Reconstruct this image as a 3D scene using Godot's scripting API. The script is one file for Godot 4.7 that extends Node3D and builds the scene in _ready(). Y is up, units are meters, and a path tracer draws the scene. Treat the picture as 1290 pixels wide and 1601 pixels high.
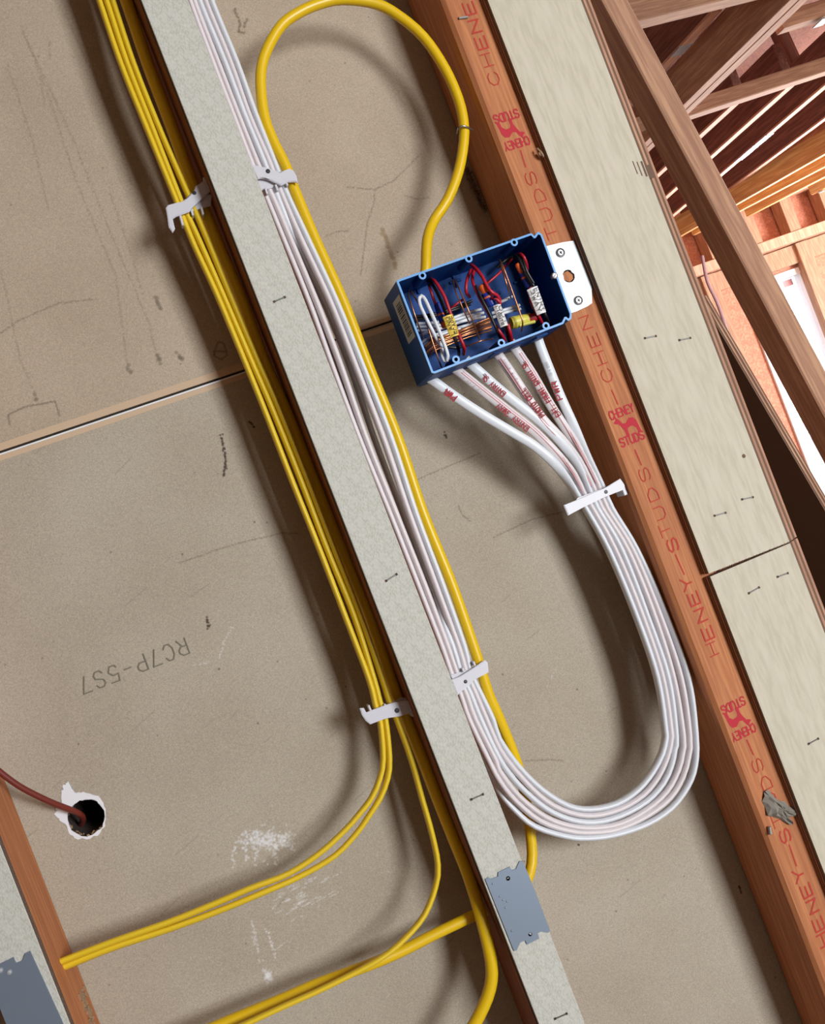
extends Node3D
# A wall bay under construction: drywall back, three studs faced with plywood strips,
# stapled cables, a blue junction box, and a roofed room beyond the end of the wall.

const F := 1491.55                    # focal length in pixels of the 1290 x 1601 frame
const EYE := Vector3(0, 1.55, 1.053)  # camera; the drywall face is the plane z = 0
var cam_basis := Basis.from_euler(Vector3(-0.00659, -0.2327, -0.36995))
var M := {}
var rng := RandomNumberGenerator.new()

# ------------------------------------------------------------------ points
func ray(px: float, py: float) -> Vector3:
	return cam_basis * Vector3((px - 645.0) / F, -(py - 800.5) / F, -1.0)
func U(px: float, py: float, z: float) -> Vector3:      # a point of a wall-parallel plane
	var d := ray(px, py)
	return EYE + d * ((z - EYE.z) / d.z)
func UY(px: float, py: float, y: float) -> Vector3:     # a point of a level plane
	var d := ray(px, py)
	return EYE + d * ((y - EYE.y) / d.y)
func poly(pts: Array, ox: float, oy: float, s: float, z: float) -> PackedVector2Array:
	var r := PackedVector2Array()
	for p in pts:
		var w := U(ox + p[0] / s, oy + p[1] / s, z)
		r.append(Vector2(w.x, w.y))
	return r

# ------------------------------------------------------------------ nodes
var used := {}
func numbered(called: String) -> String:
	if not used.has(called):
		used[called] = 0
		return called
	used[called] += 1
	return "%s_%03d" % [called, used[called]]
func tag(o: Node, label: String, category: String, group := "") -> Node:
	o.set_meta("label", label)
	o.set_meta("category", category)
	if group != "":
		o.set_meta("group", group)
	return o
func structure(o: Node, label := "") -> Node:
	o.set_meta("kind", "structure")
	if label != "":
		o.set_meta("label", label)
	return o
func thing(called: String, at := Vector3.ZERO) -> Node3D:
	var n := Node3D.new()
	n.name = numbered(called)
	add_child(n, true)
	n.position = at
	return n
func mi(called: String, mesh: Mesh, mat: Material, parent: Node = null) -> MeshInstance3D:
	var o := MeshInstance3D.new()
	o.mesh = mesh
	o.material_override = mat
	if parent == null:
		o.name = numbered(called)
		add_child(o, true)
	else:
		o.name = called
		parent.add_child(o, true)
		o.position = -parent_at(parent)
	return o
func parent_at(p: Node) -> Vector3:                    # parts are written in world coordinates
	var r := Vector3.ZERO
	var n := p
	while n != self and n != null:
		r += n.position
		n = n.get_parent()
	return r

# ------------------------------------------------------------------ meshes
func st_new() -> SurfaceTool:
	var st := SurfaceTool.new()
	st.begin(Mesh.PRIMITIVE_TRIANGLES)
	st.set_smooth_group(-1)
	return st
func done(st: SurfaceTool) -> ArrayMesh:
	st.generate_normals()
	return st.commit()
func tri(st: SurfaceTool, a: Vector3, b: Vector3, c: Vector3) -> void:
	st.add_vertex(a); st.add_vertex(b); st.add_vertex(c)
func quad(st: SurfaceTool, a: Vector3, b: Vector3, c: Vector3, d: Vector3) -> void:
	tri(st, a, b, c); tri(st, a, c, d)
func cbox_into(st: SurfaceTool, c: Vector3, s: Vector3, b: float, B := Basis.IDENTITY) -> void:
	# chamfered box
	var h := s / 2.0
	var axes := [[0, 1, 2], [1, 2, 0], [2, 0, 1]]
	var P := func(v: Vector3) -> Vector3: return c + B * v
	for ax in axes:
		for sg in [-1.0, 1.0]:
			var q := []
			for k in [[-1, -1], [1, -1], [1, 1], [-1, 1]]:
				var v := Vector3.ZERO
				v[ax[0]] = sg * h[ax[0]]
				v[ax[1]] = k[0] * (h[ax[1]] - b)
				v[ax[2]] = k[1] * (h[ax[2]] - b)
				q.append(P.call(v))
			if sg > 0: quad(st, q[3], q[2], q[1], q[0])
			else: quad(st, q[0], q[1], q[2], q[3])
	if b <= 0.0: return
	for ax in axes:
		for s1 in [-1.0, 1.0]:
			for s2 in [-1.0, 1.0]:
				var q := []
				for e in [-1.0, 1.0]:
					var v := Vector3.ZERO
					v[ax[0]] = e * (h[ax[0]] - b)
					v[ax[1]] = s1 * h[ax[1]]
					v[ax[2]] = s2 * (h[ax[2]] - b)
					q.append(P.call(v))
					var w := v
					w[ax[1]] = s1 * (h[ax[1]] - b)
					w[ax[2]] = s2 * h[ax[2]]
					q.append(P.call(w))
				if s1 * s2 > 0: quad(st, q[0], q[1], q[3], q[2])
				else: quad(st, q[2], q[3], q[1], q[0])
	for sx in [-1.0, 1.0]:
		for sy in [-1.0, 1.0]:
			for sz in [-1.0, 1.0]:
				var a: Vector3 = P.call(Vector3(sx * h.x, sy * (h.y - b), sz * (h.z - b)))
				var d: Vector3 = P.call(Vector3(sx * (h.x - b), sy * h.y, sz * (h.z - b)))
				var e: Vector3 = P.call(Vector3(sx * (h.x - b), sy * (h.y - b), sz * h.z))
				if sx * sy * sz > 0: tri(st, a, e, d)
				else: tri(st, a, d, e)
func cbox(c: Vector3, s: Vector3, b: float, B := Basis.IDENTITY) -> ArrayMesh:
	var st := st_new()
	cbox_into(st, c, s, b, B)
	return done(st)
func block(called: String, lo: Vector3, hi: Vector3, b: float, mat: Material, parent: Node = null) -> MeshInstance3D:
	# an axis-aligned piece whose own origin is its middle (the grain runs along its own axes)
	var c := (lo + hi) / 2.0
	var o := mi(called, cbox(Vector3.ZERO, hi - lo, b), mat, parent)
	o.position = c - (parent_at(parent) if parent else Vector3.ZERO)
	return o
func beam(called: String, a: Vector3, b: Vector3, w: float, h: float, up: Vector3, mat: Material, parent: Node = null, over := 0.0) -> MeshInstance3D:
	# a timber from a to b: y along its length, x across (w), z along «up» (h); «over» lifts it so that a-b is its lower face
	var y := (b - a).normalized()
	var x := y.cross(up).normalized()
	var z := x.cross(y).normalized()
	var o := mi(called, cbox(Vector3.ZERO, Vector3(w, a.distance_to(b), h), minf(w, h) * 0.06), mat, parent)
	o.transform = Transform3D(Basis(x, y, z), (a + b) / 2.0 + z * over * h / 2.0 - (parent_at(parent) if parent else Vector3.ZERO))
	return o
func keyhole(outer: PackedVector2Array, hole: PackedVector2Array) -> PackedVector2Array:
	if Geometry2D.is_polygon_clockwise(outer): outer.reverse()
	if not Geometry2D.is_polygon_clockwise(hole): hole.reverse()
	var bi := 0
	var bj := 0
	var best := 1e9
	for i in outer.size():
		for j in hole.size():
			var d := outer[i].distance_squared_to(hole[j])
			if d < best:
				best = d; bi = i; bj = j
	var r := PackedVector2Array()
	for i in outer.size() + 1:
		r.append(outer[(bi + i) % outer.size()])
	for j in hole.size() + 1:
		r.append(hole[(bj + j) % hole.size()])
	return r
func circle(c: Vector2, r: float, n := 16, ry := -1.0) -> PackedVector2Array:
	var p := PackedVector2Array()
	for i in n:
		var a := TAU * i / n
		p.append(c + Vector2(cos(a) * r, sin(a) * (ry if ry > 0 else r)))
	return p
func prism_into(st: SurfaceTool, p: PackedVector2Array, z0: float, z1: float, uv := false) -> void:
	if Geometry2D.is_polygon_clockwise(p): p.reverse()
	var t := Geometry2D.triangulate_polygon(p)
	for i in range(0, t.size(), 3):
		for k in [0, 2, 1]:
			var v := p[t[i + k]]
			if uv: st.set_uv(dw_uv(v))
			st.add_vertex(Vector3(v.x, v.y, z1))
		for k in [0, 1, 2]:
			var v := p[t[i + k]]
			if uv: st.set_uv(dw_uv(v))
			st.add_vertex(Vector3(v.x, v.y, z0))
	for i in p.size():
		var a := p[i]
		var b := p[(i + 1) % p.size()]
		for v in [[a, z0], [b, z1], [b, z0], [a, z0], [a, z1], [b, z1]]:
			if uv: st.set_uv(dw_uv(v[0]))
			st.add_vertex(Vector3(v[0].x, v[0].y, v[1]))
func dw_uv(v: Vector2) -> Vector2:
	return Vector2((v.x - DW.position.x) / DW.size.x, (DW.end.y - v.y) / DW.size.y)
func prism(p: PackedVector2Array, z0: float, z1: float) -> ArrayMesh:
	var st := st_new()
	prism_into(st, p, z0, z1)
	return done(st)
func smooth(pts: Array, step: float) -> Array:
	# Catmull-Rom through points [Vector3, phi]
	var r := []
	for i in pts.size() - 1:
		var p0 = pts[maxi(i - 1, 0)]
		var p1 = pts[i]
		var p2 = pts[i + 1]
		var p3 = pts[mini(i + 2, pts.size() - 1)]
		var n := clampi(int(ceil(p1[0].distance_to(p2[0]) / step)), 1, 12)
		for k in n:
			var t := float(k) / n
			r.append([p1[0].cubic_interpolate(p2[0], p0[0], p3[0], t), lerpf(p1[1], p2[1], smoothstep(0, 1, t))])
	r.append(pts[-1])
	return r
func tube(path: Array, ra: float, rb: float, n := 14, pw := 1.0) -> ArrayMesh:
	# swept superellipse; phi 0: wide across the wall plane, 90: wide along z
	var verts := PackedVector3Array()
	var norms := PackedVector3Array()
	var idx := PackedInt32Array()
	var m := path.size()
	var last_side := Vector3.RIGHT
	for i in m:
		var tan: Vector3 = (path[mini(i + 1, m - 1)][0] - path[maxi(i - 1, 0)][0]).normalized()
		var side := tan.cross(Vector3.BACK)
		if side.length() < 0.15: side = last_side - tan * last_side.dot(tan)
		side = side.normalized()
		if i > 0 and side.dot(last_side) < 0 and absf(tan.z) > 0.6: side = -side
		last_side = side
		var up := side.cross(tan).normalized()
		var phi: float = deg_to_rad(path[i][1])
		var wide := side * cos(phi) + up * sin(phi)
		var thin := -side * sin(phi) + up * cos(phi)
		for k in n:
			var a := TAU * k / n
			var cx: float = signf(cos(a)) * pow(absf(cos(a)), pw)
			var cy: float = signf(sin(a)) * pow(absf(sin(a)), pw)
			verts.append(path[i][0] + wide * cx * ra + thin * cy * rb)
			norms.append((wide * cx / ra + thin * cy / rb).normalized())
	for i in m - 1:
		for k in n:
			var a := i * n + k
			var b := i * n + (k + 1) % n
			idx.append_array([a, b, a + n, b, b + n, a + n])
	for e in [0, m - 1]:
		var c := verts.size()
		verts.append(path[e][0])
		norms.append((path[mini(e + 1, m - 1)][0] - path[maxi(e - 1, 0)][0]).normalized() * (-1.0 if e == 0 else 1.0))
		for k in n:
			if e == 0: idx.append_array([c, e * n + (k + 1) % n, e * n + k])
			else: idx.append_array([c, e * n + k, e * n + (k + 1) % n])
	var arr := []
	arr.resize(Mesh.ARRAY_MAX)
	arr[Mesh.ARRAY_VERTEX] = verts
	arr[Mesh.ARRAY_NORMAL] = norms
	arr[Mesh.ARRAY_INDEX] = idx
	var am := ArrayMesh.new()
	am.add_surface_from_arrays(Mesh.PRIMITIVE_TRIANGLES, arr)
	return am
func px_path(pts: Array, step := 0.012) -> Array:      # [px, py, z, phi]
	var r := []
	for p in pts:
		r.append([U(p[0], p[1], p[2]), float(p[3]) if p.size() > 3 else 0.0])
	return smooth(r, step)
func lathe_into(st: SurfaceTool, prof: Array, at: Vector3, axis: Vector3, n := 14) -> void:  # prof: [radius, along]
	var x := axis.cross(Vector3(0.31, 0.9, 0.2)).normalized()
	var y := axis.cross(x).normalized()
	for i in prof.size() - 1:
		for k in n:
			var a0 := TAU * k / n
			var a1 := TAU * (k + 1) / n
			var d0 := x * cos(a0) + y * sin(a0)
			var d1 := x * cos(a1) + y * sin(a1)
			var p: Array = prof[i]
			var q: Array = prof[i + 1]
			quad(st, at + axis * p[1] + d0 * p[0], at + axis * q[1] + d0 * q[0], at + axis * q[1] + d1 * q[0], at + axis * p[1] + d1 * p[0])
func lathe(prof: Array, at: Vector3, axis: Vector3, n := 14) -> ArrayMesh:
	var st := st_new()
	lathe_into(st, prof, at, axis.normalized(), n)
	return done(st)

# ------------------------------------------------------------------ lettering
var GLYPH := {
	"A": [[[0, 0], [0.5, 1], [1, 0]], [[0.2, 0.38], [0.8, 0.38]]],
	"C": [[[1, 0.78], [0.75, 1], [0.3, 1], [0, 0.7], [0, 0.3], [0.3, 0], [0.75, 0], [1, 0.22]]],
	"D": [[[0, 0], [0, 1], [0.55, 1], [1, 0.68], [1, 0.32], [0.55, 0], [0, 0]]],
	"E": [[[1, 1], [0, 1], [0, 0], [1, 0]], [[0, 0.5], [0.85, 0.5]]],
	"F": [[[1, 1], [0, 1], [0, 0]], [[0, 0.5], [0.8, 0.5]]],
	"G": [[[1, 0.8], [0.7, 1], [0.3, 1], [0, 0.7], [0, 0.3], [0.3, 0], [0.8, 0], [1, 0.3], [1, 0.5], [0.6, 0.5]]],
	"H": [[[0, 0], [0, 1]], [[1, 0], [1, 1]], [[0, 0.5], [1, 0.5]]],
	"I": [[[0.5, 0], [0.5, 1]]],
	"L": [[[0, 1], [0, 0], [0.9, 0]]],
	"N": [[[0, 0], [0, 1], [1, 0], [1, 1]]],
	"O": [[[0.3, 0], [0, 0.3], [0, 0.7], [0.3, 1], [0.7, 1], [1, 0.7], [1, 0.3], [0.7, 0], [0.3, 0]]],
	"P": [[[0, 0], [0, 1], [0.7, 1], [1, 0.82], [1, 0.64], [0.7, 0.46], [0, 0.46]]],
	"R": [[[0, 0], [0, 1], [0.7, 1], [1, 0.82], [1, 0.64], [0.7, 0.46], [0, 0.46]], [[0.5, 0.46], [1, 0]]],
	"S": [[[1, 0.82], [0.75, 1], [0.25, 1], [0, 0.8], [0.1, 0.58], [0.9, 0.42], [1, 0.2], [0.75, 0], [0.25, 0], [0, 0.18]]],
	"T": [[[0, 1], [1, 1]], [[0.5, 1], [0.5, 0]]],
	"U": [[[0, 1], [0, 0.3], [0.25, 0], [0.75, 0], [1, 0.3], [1, 1]]],
	"V": [[[0, 1], [0.5, 0], [1, 1]]],
	"W": [[[0, 1], [0.25, 0], [0.5, 0.7], [0.75, 0], [1, 1]]],
	"X": [[[0, 0], [1, 1]], [[0, 1], [1, 0]]],
	"Y": [[[0, 1], [0.5, 0.5], [1, 1]], [[0.5, 0.5], [0.5, 0]]],
	"0": [[[0.3, 0], [0, 0.3], [0, 0.7], [0.3, 1], [0.7, 1], [1, 0.7], [1, 0.3], [0.7, 0], [0.3, 0]]],
	"1": [[[0.2, 0.8], [0.5, 1], [0.5, 0]]],
	"2": [[[0, 0.8], [0.3, 1], [0.8, 1], [1, 0.7], [0, 0], [1, 0]]],
	"3": [[[0, 0.85], [0.3, 1], [0.8, 1], [1, 0.78], [0.8, 0.55], [0.4, 0.52]], [[0.8, 0.55], [1, 0.28], [0.8, 0], [0.3, 0], [0, 0.15]]],
	"5": [[[1, 1], [0.1, 1], [0, 0.55], [0.6, 0.6], [1, 0.35], [0.7, 0], [0.2, 0], [0, 0.15]]],
	"6": [[[0.9, 1], [0.3, 0.8], [0, 0.3], [0.3, 0], [0.8, 0], [1, 0.3], [0.7, 0.5], [0.1, 0.45]]],
	"7": [[[0, 1], [1, 1], [0.35, 0]]],
	"-": [[[0.1, 0.5], [0.9, 0.5]]],
	".": [[[0.4, 0], [0.55, 0.02]]],
}
var ink_step := 0
func stroke_into(st: SurfaceTool, pts: Array, o: Vector3, r: Vector3, u: Vector3, w: float) -> void:
	# a flat painted line; r and u carry the size of the letter box
	var n := r.cross(u).normalized()
	for i in pts.size() - 1:
		ink_step = (ink_step + 1) % 24
		var lift := n * 0.00001 * ink_step
		var a: Vector3 = o + r * pts[i][0] + u * pts[i][1] + lift
		var b: Vector3 = o + r * pts[i + 1][0] + u * pts[i + 1][1] + lift
		var d := (b - a).normalized()
		var s := n.cross(d).normalized() * w / 2.0
		quad(st, a - s - d * w * 0.3, a + s - d * w * 0.3, b + s + d * w * 0.3, b - s + d * w * 0.3)
func write_into(st: SurfaceTool, text: String, a: Vector3, b: Vector3, up: Vector3, h: float, w: float, fill := 0.72) -> void:
	# letters spread evenly from a to b (the middles of the baseline ends), standing towards «up»
	var step := (b - a) / maxf(1.0, text.length())
	for i in text.length():
		var g: Array = GLYPH.get(text[i], [])
		for s in g:
			stroke_into(st, s, a + step * (i + (1.0 - fill) / 2.0), step * fill, up * h, w)
func writing(called: String, text: String, a: Vector3, b: Vector3, up: Vector3, h: float, w: float, mat: Material, parent: Node, fill := 0.72) -> MeshInstance3D:
	var st := st_new()
	write_into(st, text, a, b, up, h, w, fill)
	return mi(called, done(st), mat, parent)

# ------------------------------------------------------------------ materials
func mat(called: String, c: Color, rough := 0.6, metal := 0.0) -> StandardMaterial3D:
	var m := StandardMaterial3D.new()
	m.resource_name = called
	m.albedo_color = c
	m.roughness = rough
	m.metallic = metal
	M[called] = m
	return m
func c8(r: int, g: int, b: int) -> Color:
	return Color8(r, g, b)
func noise_img(n: int, freq: float, sd: int, oct := 3, type := FastNoiseLite.TYPE_SIMPLEX_SMOOTH) -> Image:
	var f := FastNoiseLite.new()
	f.noise_type = type
	f.frequency = freq
	f.seed = sd
	f.fractal_octaves = oct
	return f.get_seamless_image(n, n)
func mix_tex(n: int, a: Color, b: Color, c: Color, i1: Image, i2: Image, lo := 0.25, hi := 0.75) -> ImageTexture:
	var im := Image.create(n, n, false, Image.FORMAT_RGB8)
	for y in n:
		for x in n:
			var t := smoothstep(lo, hi, i1.get_pixel(x, y).r)
			var k := smoothstep(0.3, 0.85, i2.get_pixel(x, y).r)
			im.set_pixel(x, y, a.lerp(b, t).lerp(c, k * 0.5))
	return ImageTexture.create_from_image(im)
func wood(called: String, a: Color, b: Color, c: Color, sd: int, sc := Vector3(9, 0.7, 9)) -> StandardMaterial3D:
	var m := mat(called, Color.WHITE, 0.75)
	m.albedo_texture = mix_tex(384, a, b, c, noise_img(384, 0.03, sd, 4), noise_img(384, 0.009, sd + 5, 3))
	m.uv1_triplanar = true
	m.uv1_scale = sc
	m.uv1_triplanar_sharpness = 8.0
	return m
var DW := Rect2(-0.44, 0.66, 1.12, 1.68)   # wall patch (x, y) that the drywall picture covers
const DPX := 1180.0                        # its pixels per metre
func dw_px(px: float, py: float) -> Vector2:
	var w := U(px, py, 0.0)
	return Vector2((w.x - DW.position.x) * DPX, (DW.end.y - w.y) * DPX)
func dab(im: Image, x: float, y: float, r: float, c: Color, al: float) -> void:
	for j in range(int(y - r) - 1, int(y + r) + 2):
		for i in range(int(x - r) - 1, int(x + r) + 2):
			if i < 0 or j < 0 or i >= im.get_width() or j >= im.get_height(): continue
			var d := Vector2(i - x, j - y).length()
			if d <= r + 0.5:
				im.set_pixel(i, j, im.get_pixel(i, j).lerp(c, al * clampf(r + 0.5 - d, 0, 1)))
func scrawl(im: Image, pts: Array, r: float, c: Color, al: float, jit := 0.0, keep := 1.0) -> void:
	for k in pts.size() - 1:
		var a := dw_px(pts[k][0], pts[k][1])
		var b := dw_px(pts[k + 1][0], pts[k + 1][1])
		var n := int(a.distance_to(b) / maxf(r, 0.8)) + 1
		for i in n:
			if rng.randf() > keep: continue
			var p := a.lerp(b, float(i) / n) + Vector2(rng.randfn(), rng.randfn()) * jit
			dab(im, p.x, p.y, r, c, al)
func drywall_picture() -> ImageTexture:
	var w := int(DW.size.x * DPX)
	var h := int(DW.size.y * DPX)
	var big := FastNoiseLite.new(); big.seed = 3; big.frequency = 0.004; big.fractal_octaves = 4
	var fine := FastNoiseLite.new(); fine.seed = 9; fine.frequency = 0.75; fine.fractal_octaves = 3
	var bi := big.get_image(w, h, false, false, false)
	var fi := fine.get_image(w, h, false, false, false)
	var bd := bi.get_data()
	var fd := fi.get_data()
	var out := PackedByteArray()
	out.resize(w * h * 3)
	var yj := int((DW.end.y - (U(190, 642, 0).y)) * DPX)
	for y in h:
		var up := y < yj
		for x in w:
			var i := y * w + x
			var v := 1.0 + (fd[i] - 128) * 0.0015 + (bd[i] - 128) * 0.0006
			var t: float = bd[i] / 255.0
			var r := (lerpf(180, 171, t) if up else lerpf(178, 166, t)) * v
			var g := (lerpf(162, 156, t) if up else lerpf(164, 157, t)) * v
			var b := (lerpf(140, 138, t) if up else lerpf(145, 142, t)) * v
			out[i * 3] = int(r); out[i * 3 + 1] = int(g); out[i * 3 + 2] = int(b)
	var im := Image.create_from_data(w, h, false, Image.FORMAT_RGB8, out)
	var dark := c8(92, 80, 68)
	# drips and glue stains on the upper board
	for l in [[[40, 60], [75, 150], [120, 290], [180, 430], [198, 570]], [[30, 40], [110, 210], [170, 360], [230, 500], [245, 560]], [[100, 20], [160, 150], [205, 290]], [[0, 420], [30, 560], [55, 620]], [[10, 100], [50, 220], [75, 330]], [[170, 300], [205, 400], [222, 460]], [[75, 60], [78, 95]], [[60, 120], [70, 165]]]:
		scrawl(im, l, 0.9, c8(128, 114, 98), 0.28, 0.8, 0.7)
	for l in [[[243, 464], [247, 476], [253, 485]], [[199, 572], [202, 585]], [[244, 553], [250, 570]], [[276, 552], [281, 562], [288, 560]], [[54, 620], [58, 628]]]:
		scrawl(im, l, 2.4, c8(112, 100, 86), 0.45, 1.2)
	for l in [[[12, 648], [40, 635], [85, 627], [92, 650]], [[12, 648], [14, 664]], [[333, 555], [339, 534], [349, 536], [354, 555], [345, 562], [335, 557], [333, 549], [354, 549]]]:
		scrawl(im, l, 0.9, c8(112, 100, 86), 0.45, 0.4)
	for l in [[[365, 12], [374, 36], [372, 50], [383, 50]], [[385, 30], [380, 44]]]:
		scrawl(im, l, 1.4, c8(116, 98, 80), 0.5, 0.8)
	scrawl(im, [[597, 358], [608, 390], [620, 425]], 3.0, c8(140, 118, 88), 0.5, 1.2, 0.8)
	# paper cracks
	for l in [[[0, 520], [30, 500], [70, 482], [90, 474], [120, 470], [150, 467]], [[280, 880], [340, 858], [400, 842], [440, 833], [470, 834]], [[657, 240], [635, 262], [613, 283], [585, 296], [560, 294], [540, 292]], [[585, 296], [583, 320], [574, 345], [570, 375], [566, 405], [562, 432]], [[505, 370], [525, 362], [545, 360]], [[630, 305], [650, 311], [670, 309]], [[650, 750], [700, 728], [750, 708]], [[715, 790], [722, 805], [735, 815]], [[770, 840], [830, 812], [880, 800]], [[820, 1189], [850, 1187], [880, 1189]]]:
		scrawl(im, l, 0.55, c8(104, 90, 76), 0.5, 0.5, 0.85)
	for l in [[[322, 963], [325, 975], [324, 986]], [[694, 675], [697, 684]], [[345, 680], [352, 720], [348, 745]], [[390, 660], [398, 668]], [[903, 1318], [904, 1323]], [[1155, 1385], [1158, 1398]]]:
		scrawl(im, l, 1.3, c8(60, 48, 40), 0.7, 0.9, 0.8)
	# chalk and plaster rubs
	var white := c8(222, 222, 224)
	for l in [[[382, 1300], [370, 1315], [363, 1340], [365, 1358]], [[388, 1305], [382, 1325], [385, 1350]], [[395, 1298], [410, 1310], [430, 1305], [450, 1318], [460, 1328]], [[398, 1308], [420, 1322], [445, 1318]], [[430, 1320], [428, 1335], [434, 1352]], [[412, 1345], [420, 1352]], [[402, 1330], [396, 1352]]]:
		scrawl(im, l, 1.3, white, 0.5, 1.6, 0.8)
	for k in 420:
		var q := Vector2(415 + rng.randfn() * 22, 1313 + rng.randfn() * 8)
		if q.x < 375 or q.x > 460: continue
		var p := dw_px(q.x, q.y)
		dab(im, p.x, p.y, rng.randf_range(0.6, 1.7), white, 0.4)
	for k in 60:
		var q := Vector2(455 + rng.randfn() * 24, 1402 + rng.randfn() * 18)
		var l := rng.randf_range(4, 16)
		scrawl(im, [[q.x, q.y], [q.x + l, q.y - l * 0.5]], 0.7, white, 0.42, 0.4, 0.7)
	scrawl(im, [[392, 1442], [400, 1475], [410, 1510], [416, 1530]], 1.5, white, 0.4, 1.3, 0.65)
	scrawl(im, [[415, 1450], [424, 1478], [430, 1500]], 1.1, white, 0.5, 0.8, 0.6)
	scrawl(im, [[430, 1485], [448, 1470]], 0.7, white, 0.4, 0.4, 0.7)
	for k in 90:
		var p := dw_px(418 + rng.randfn() * 3.5, 1526 + rng.randfn() * 5)
		dab(im, p.x, p.y, 1.0, white, 0.4)
	for l in [[[362, 980], [350, 1000], [341, 1030]], [[860, 1060], [868, 1045]], [[300, 1040], [330, 1035]]]:
		scrawl(im, l, 1.1, white, 0.35, 0.8, 0.5)
	# grey smudges and specks
	for k in 420:
		var p := Vector2(rng.randf() * w, rng.randf() * h)
		dab(im, p.x, p.y, rng.randf_range(0.4, 1.3), (c8(70, 58, 50) if rng.randf() < 0.6 else c8(205, 198, 188)), rng.randf_range(0.25, 0.7))
	for k in 70:
		var p := dw_px(rng.randf_range(0, 1150), rng.randf_range(650, 1600))
		var a := rng.randf_range(-0.5, -0.2)
		var l := rng.randf_range(6, 40)
		for i in int(l):
			dab(im, p.x + i * cos(a), p.y + i * sin(a), 0.7, (c8(130, 118, 104) if k % 2 else c8(190, 180, 168)), 0.25)
	return ImageTexture.create_from_image(im)

func make_materials() -> void:
	wood("stud_wood", c8(196, 129, 82), c8(178, 109, 66), c8(160, 97, 60), 11, Vector3(22, 0.9, 22))
	wood("dark_stud_wood", c8(150, 86, 48), c8(116, 62, 34), c8(98, 54, 30), 17, Vector3(18, 0.8, 18))
	wood("fir_wood", c8(194, 150, 118), c8(168, 124, 98), c8(154, 110, 88), 23, Vector3(9, 0.5, 9))
	wood("pink_wood", c8(224, 178, 152), c8(204, 150, 124), c8(190, 132, 104), 29, Vector3(5, 0.3, 5))
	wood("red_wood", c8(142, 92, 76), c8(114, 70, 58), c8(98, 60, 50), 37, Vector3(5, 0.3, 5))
	wood("lit_yellow_wood", c8(226, 176, 112), c8(202, 146, 84), c8(188, 126, 76), 41, Vector3(5, 0.3, 5))  # yellow tone holds the light on the low far rafters
	wood("strand_board", c8(208, 142, 112), c8(190, 118, 92), c8(176, 106, 82), 43, Vector3(3, 3, 3))
	wood("birch_ply", c8(198, 190, 170), c8(188, 180, 160), c8(206, 198, 180), 51, Vector3(15, 2.2, 15))
	wood("grey_ply", c8(198, 197, 187), c8(180, 179, 169), c8(208, 207, 199), 53, Vector3(46, 22, 46))
	wood("ply_core", c8(196, 150, 122), c8(174, 126, 100), c8(150, 108, 84), 57, Vector3(20, 1.2, 20))
	mat("ply_glue", c8(84, 58, 44), 0.8)
	mat("ply_brown", c8(110, 84, 66), 0.8)
	mat("white_jacket", c8(220, 224, 230), 0.38)
	mat("white_jacket_pink", c8(222, 214, 216), 0.42)
	mat("yellow_jacket", c8(226, 186, 18), 0.36)
	mat("yellow_flat_jacket", c8(228, 194, 40), 0.42)
	mat("nylon", c8(204, 203, 210), 0.4)
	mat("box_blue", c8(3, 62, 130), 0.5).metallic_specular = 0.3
	mat("lit_rim_blue", c8(74, 148, 214), 0.4)  # paler copy of the box blue, painting in light on rim and bosses
	mat("zinc", c8(184, 188, 192), 0.5, 0.55)
	mat("plate_steel", c8(142, 156, 174), 0.38, 0.6)
	mat("steel", c8(170, 170, 172), 0.35, 0.9)
	mat("staple_steel", c8(112, 110, 106), 0.5, 0.6)
	mat("dark_steel", c8(58, 56, 56), 0.45, 0.7)
	mat("copper", c8(206, 140, 98), 0.32, 0.85)
	mat("red_wire", c8(176, 26, 44), 0.4)
	mat("black_wire", c8(26, 24, 26), 0.4)
	mat("connector_blue", c8(24, 52, 150), 0.4)
	mat("connector_orange", c8(238, 106, 44), 0.45)
	mat("nut_yellow", c8(214, 204, 84), 0.45)
	mat("nut_red", c8(170, 20, 34), 0.45)
	mat("tag_white", c8(232, 230, 230), 0.5)
	mat("tag_yellow", c8(240, 208, 84), 0.5)
	mat("ink_black", c8(22, 20, 22), 0.7)
	mat("ink_red", c8(150, 14, 26), 0.7)
	mat("ink_grey", c8(132, 136, 148), 0.7)
	mat("ink_olive", c8(146, 122, 20), 0.7)
	mat("stamp_red", c8(182, 58, 46), 0.8)
	mat("stamp_crimson", c8(184, 40, 54), 0.8)
	mat("stripe_pink", c8(204, 150, 154), 0.6)
	mat("emboss_grey", c8(118, 112, 98), 0.85)
	mat("gypsum", c8(228, 228, 232), 0.9)
	mat("edge_paper", c8(198, 172, 144), 0.85)
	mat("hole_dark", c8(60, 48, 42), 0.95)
	mat("brown_wire", c8(112, 44, 34), 0.4)
	mat("putty", c8(134, 128, 118), 0.85)
	mat("splinter", c8(150, 122, 92), 0.9)
	mat("concrete", c8(150, 142, 132), 0.8)
	mat("primer_wall", c8(132, 104, 80), 0.9)
	mat("label_paper", c8(170, 172, 174), 0.6)
	mat("vinyl", c8(236, 226, 226), 0.4)
	var d := mat("drywall", Color.WHITE, 0.92)
	d.albedo_texture = drywall_picture()
	var g := mat("pane", Color(0.95, 0.97, 1.0, 0.08), 0.03)
	g.transparency = BaseMaterial3D.TRANSPARENCY_ALPHA

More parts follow.
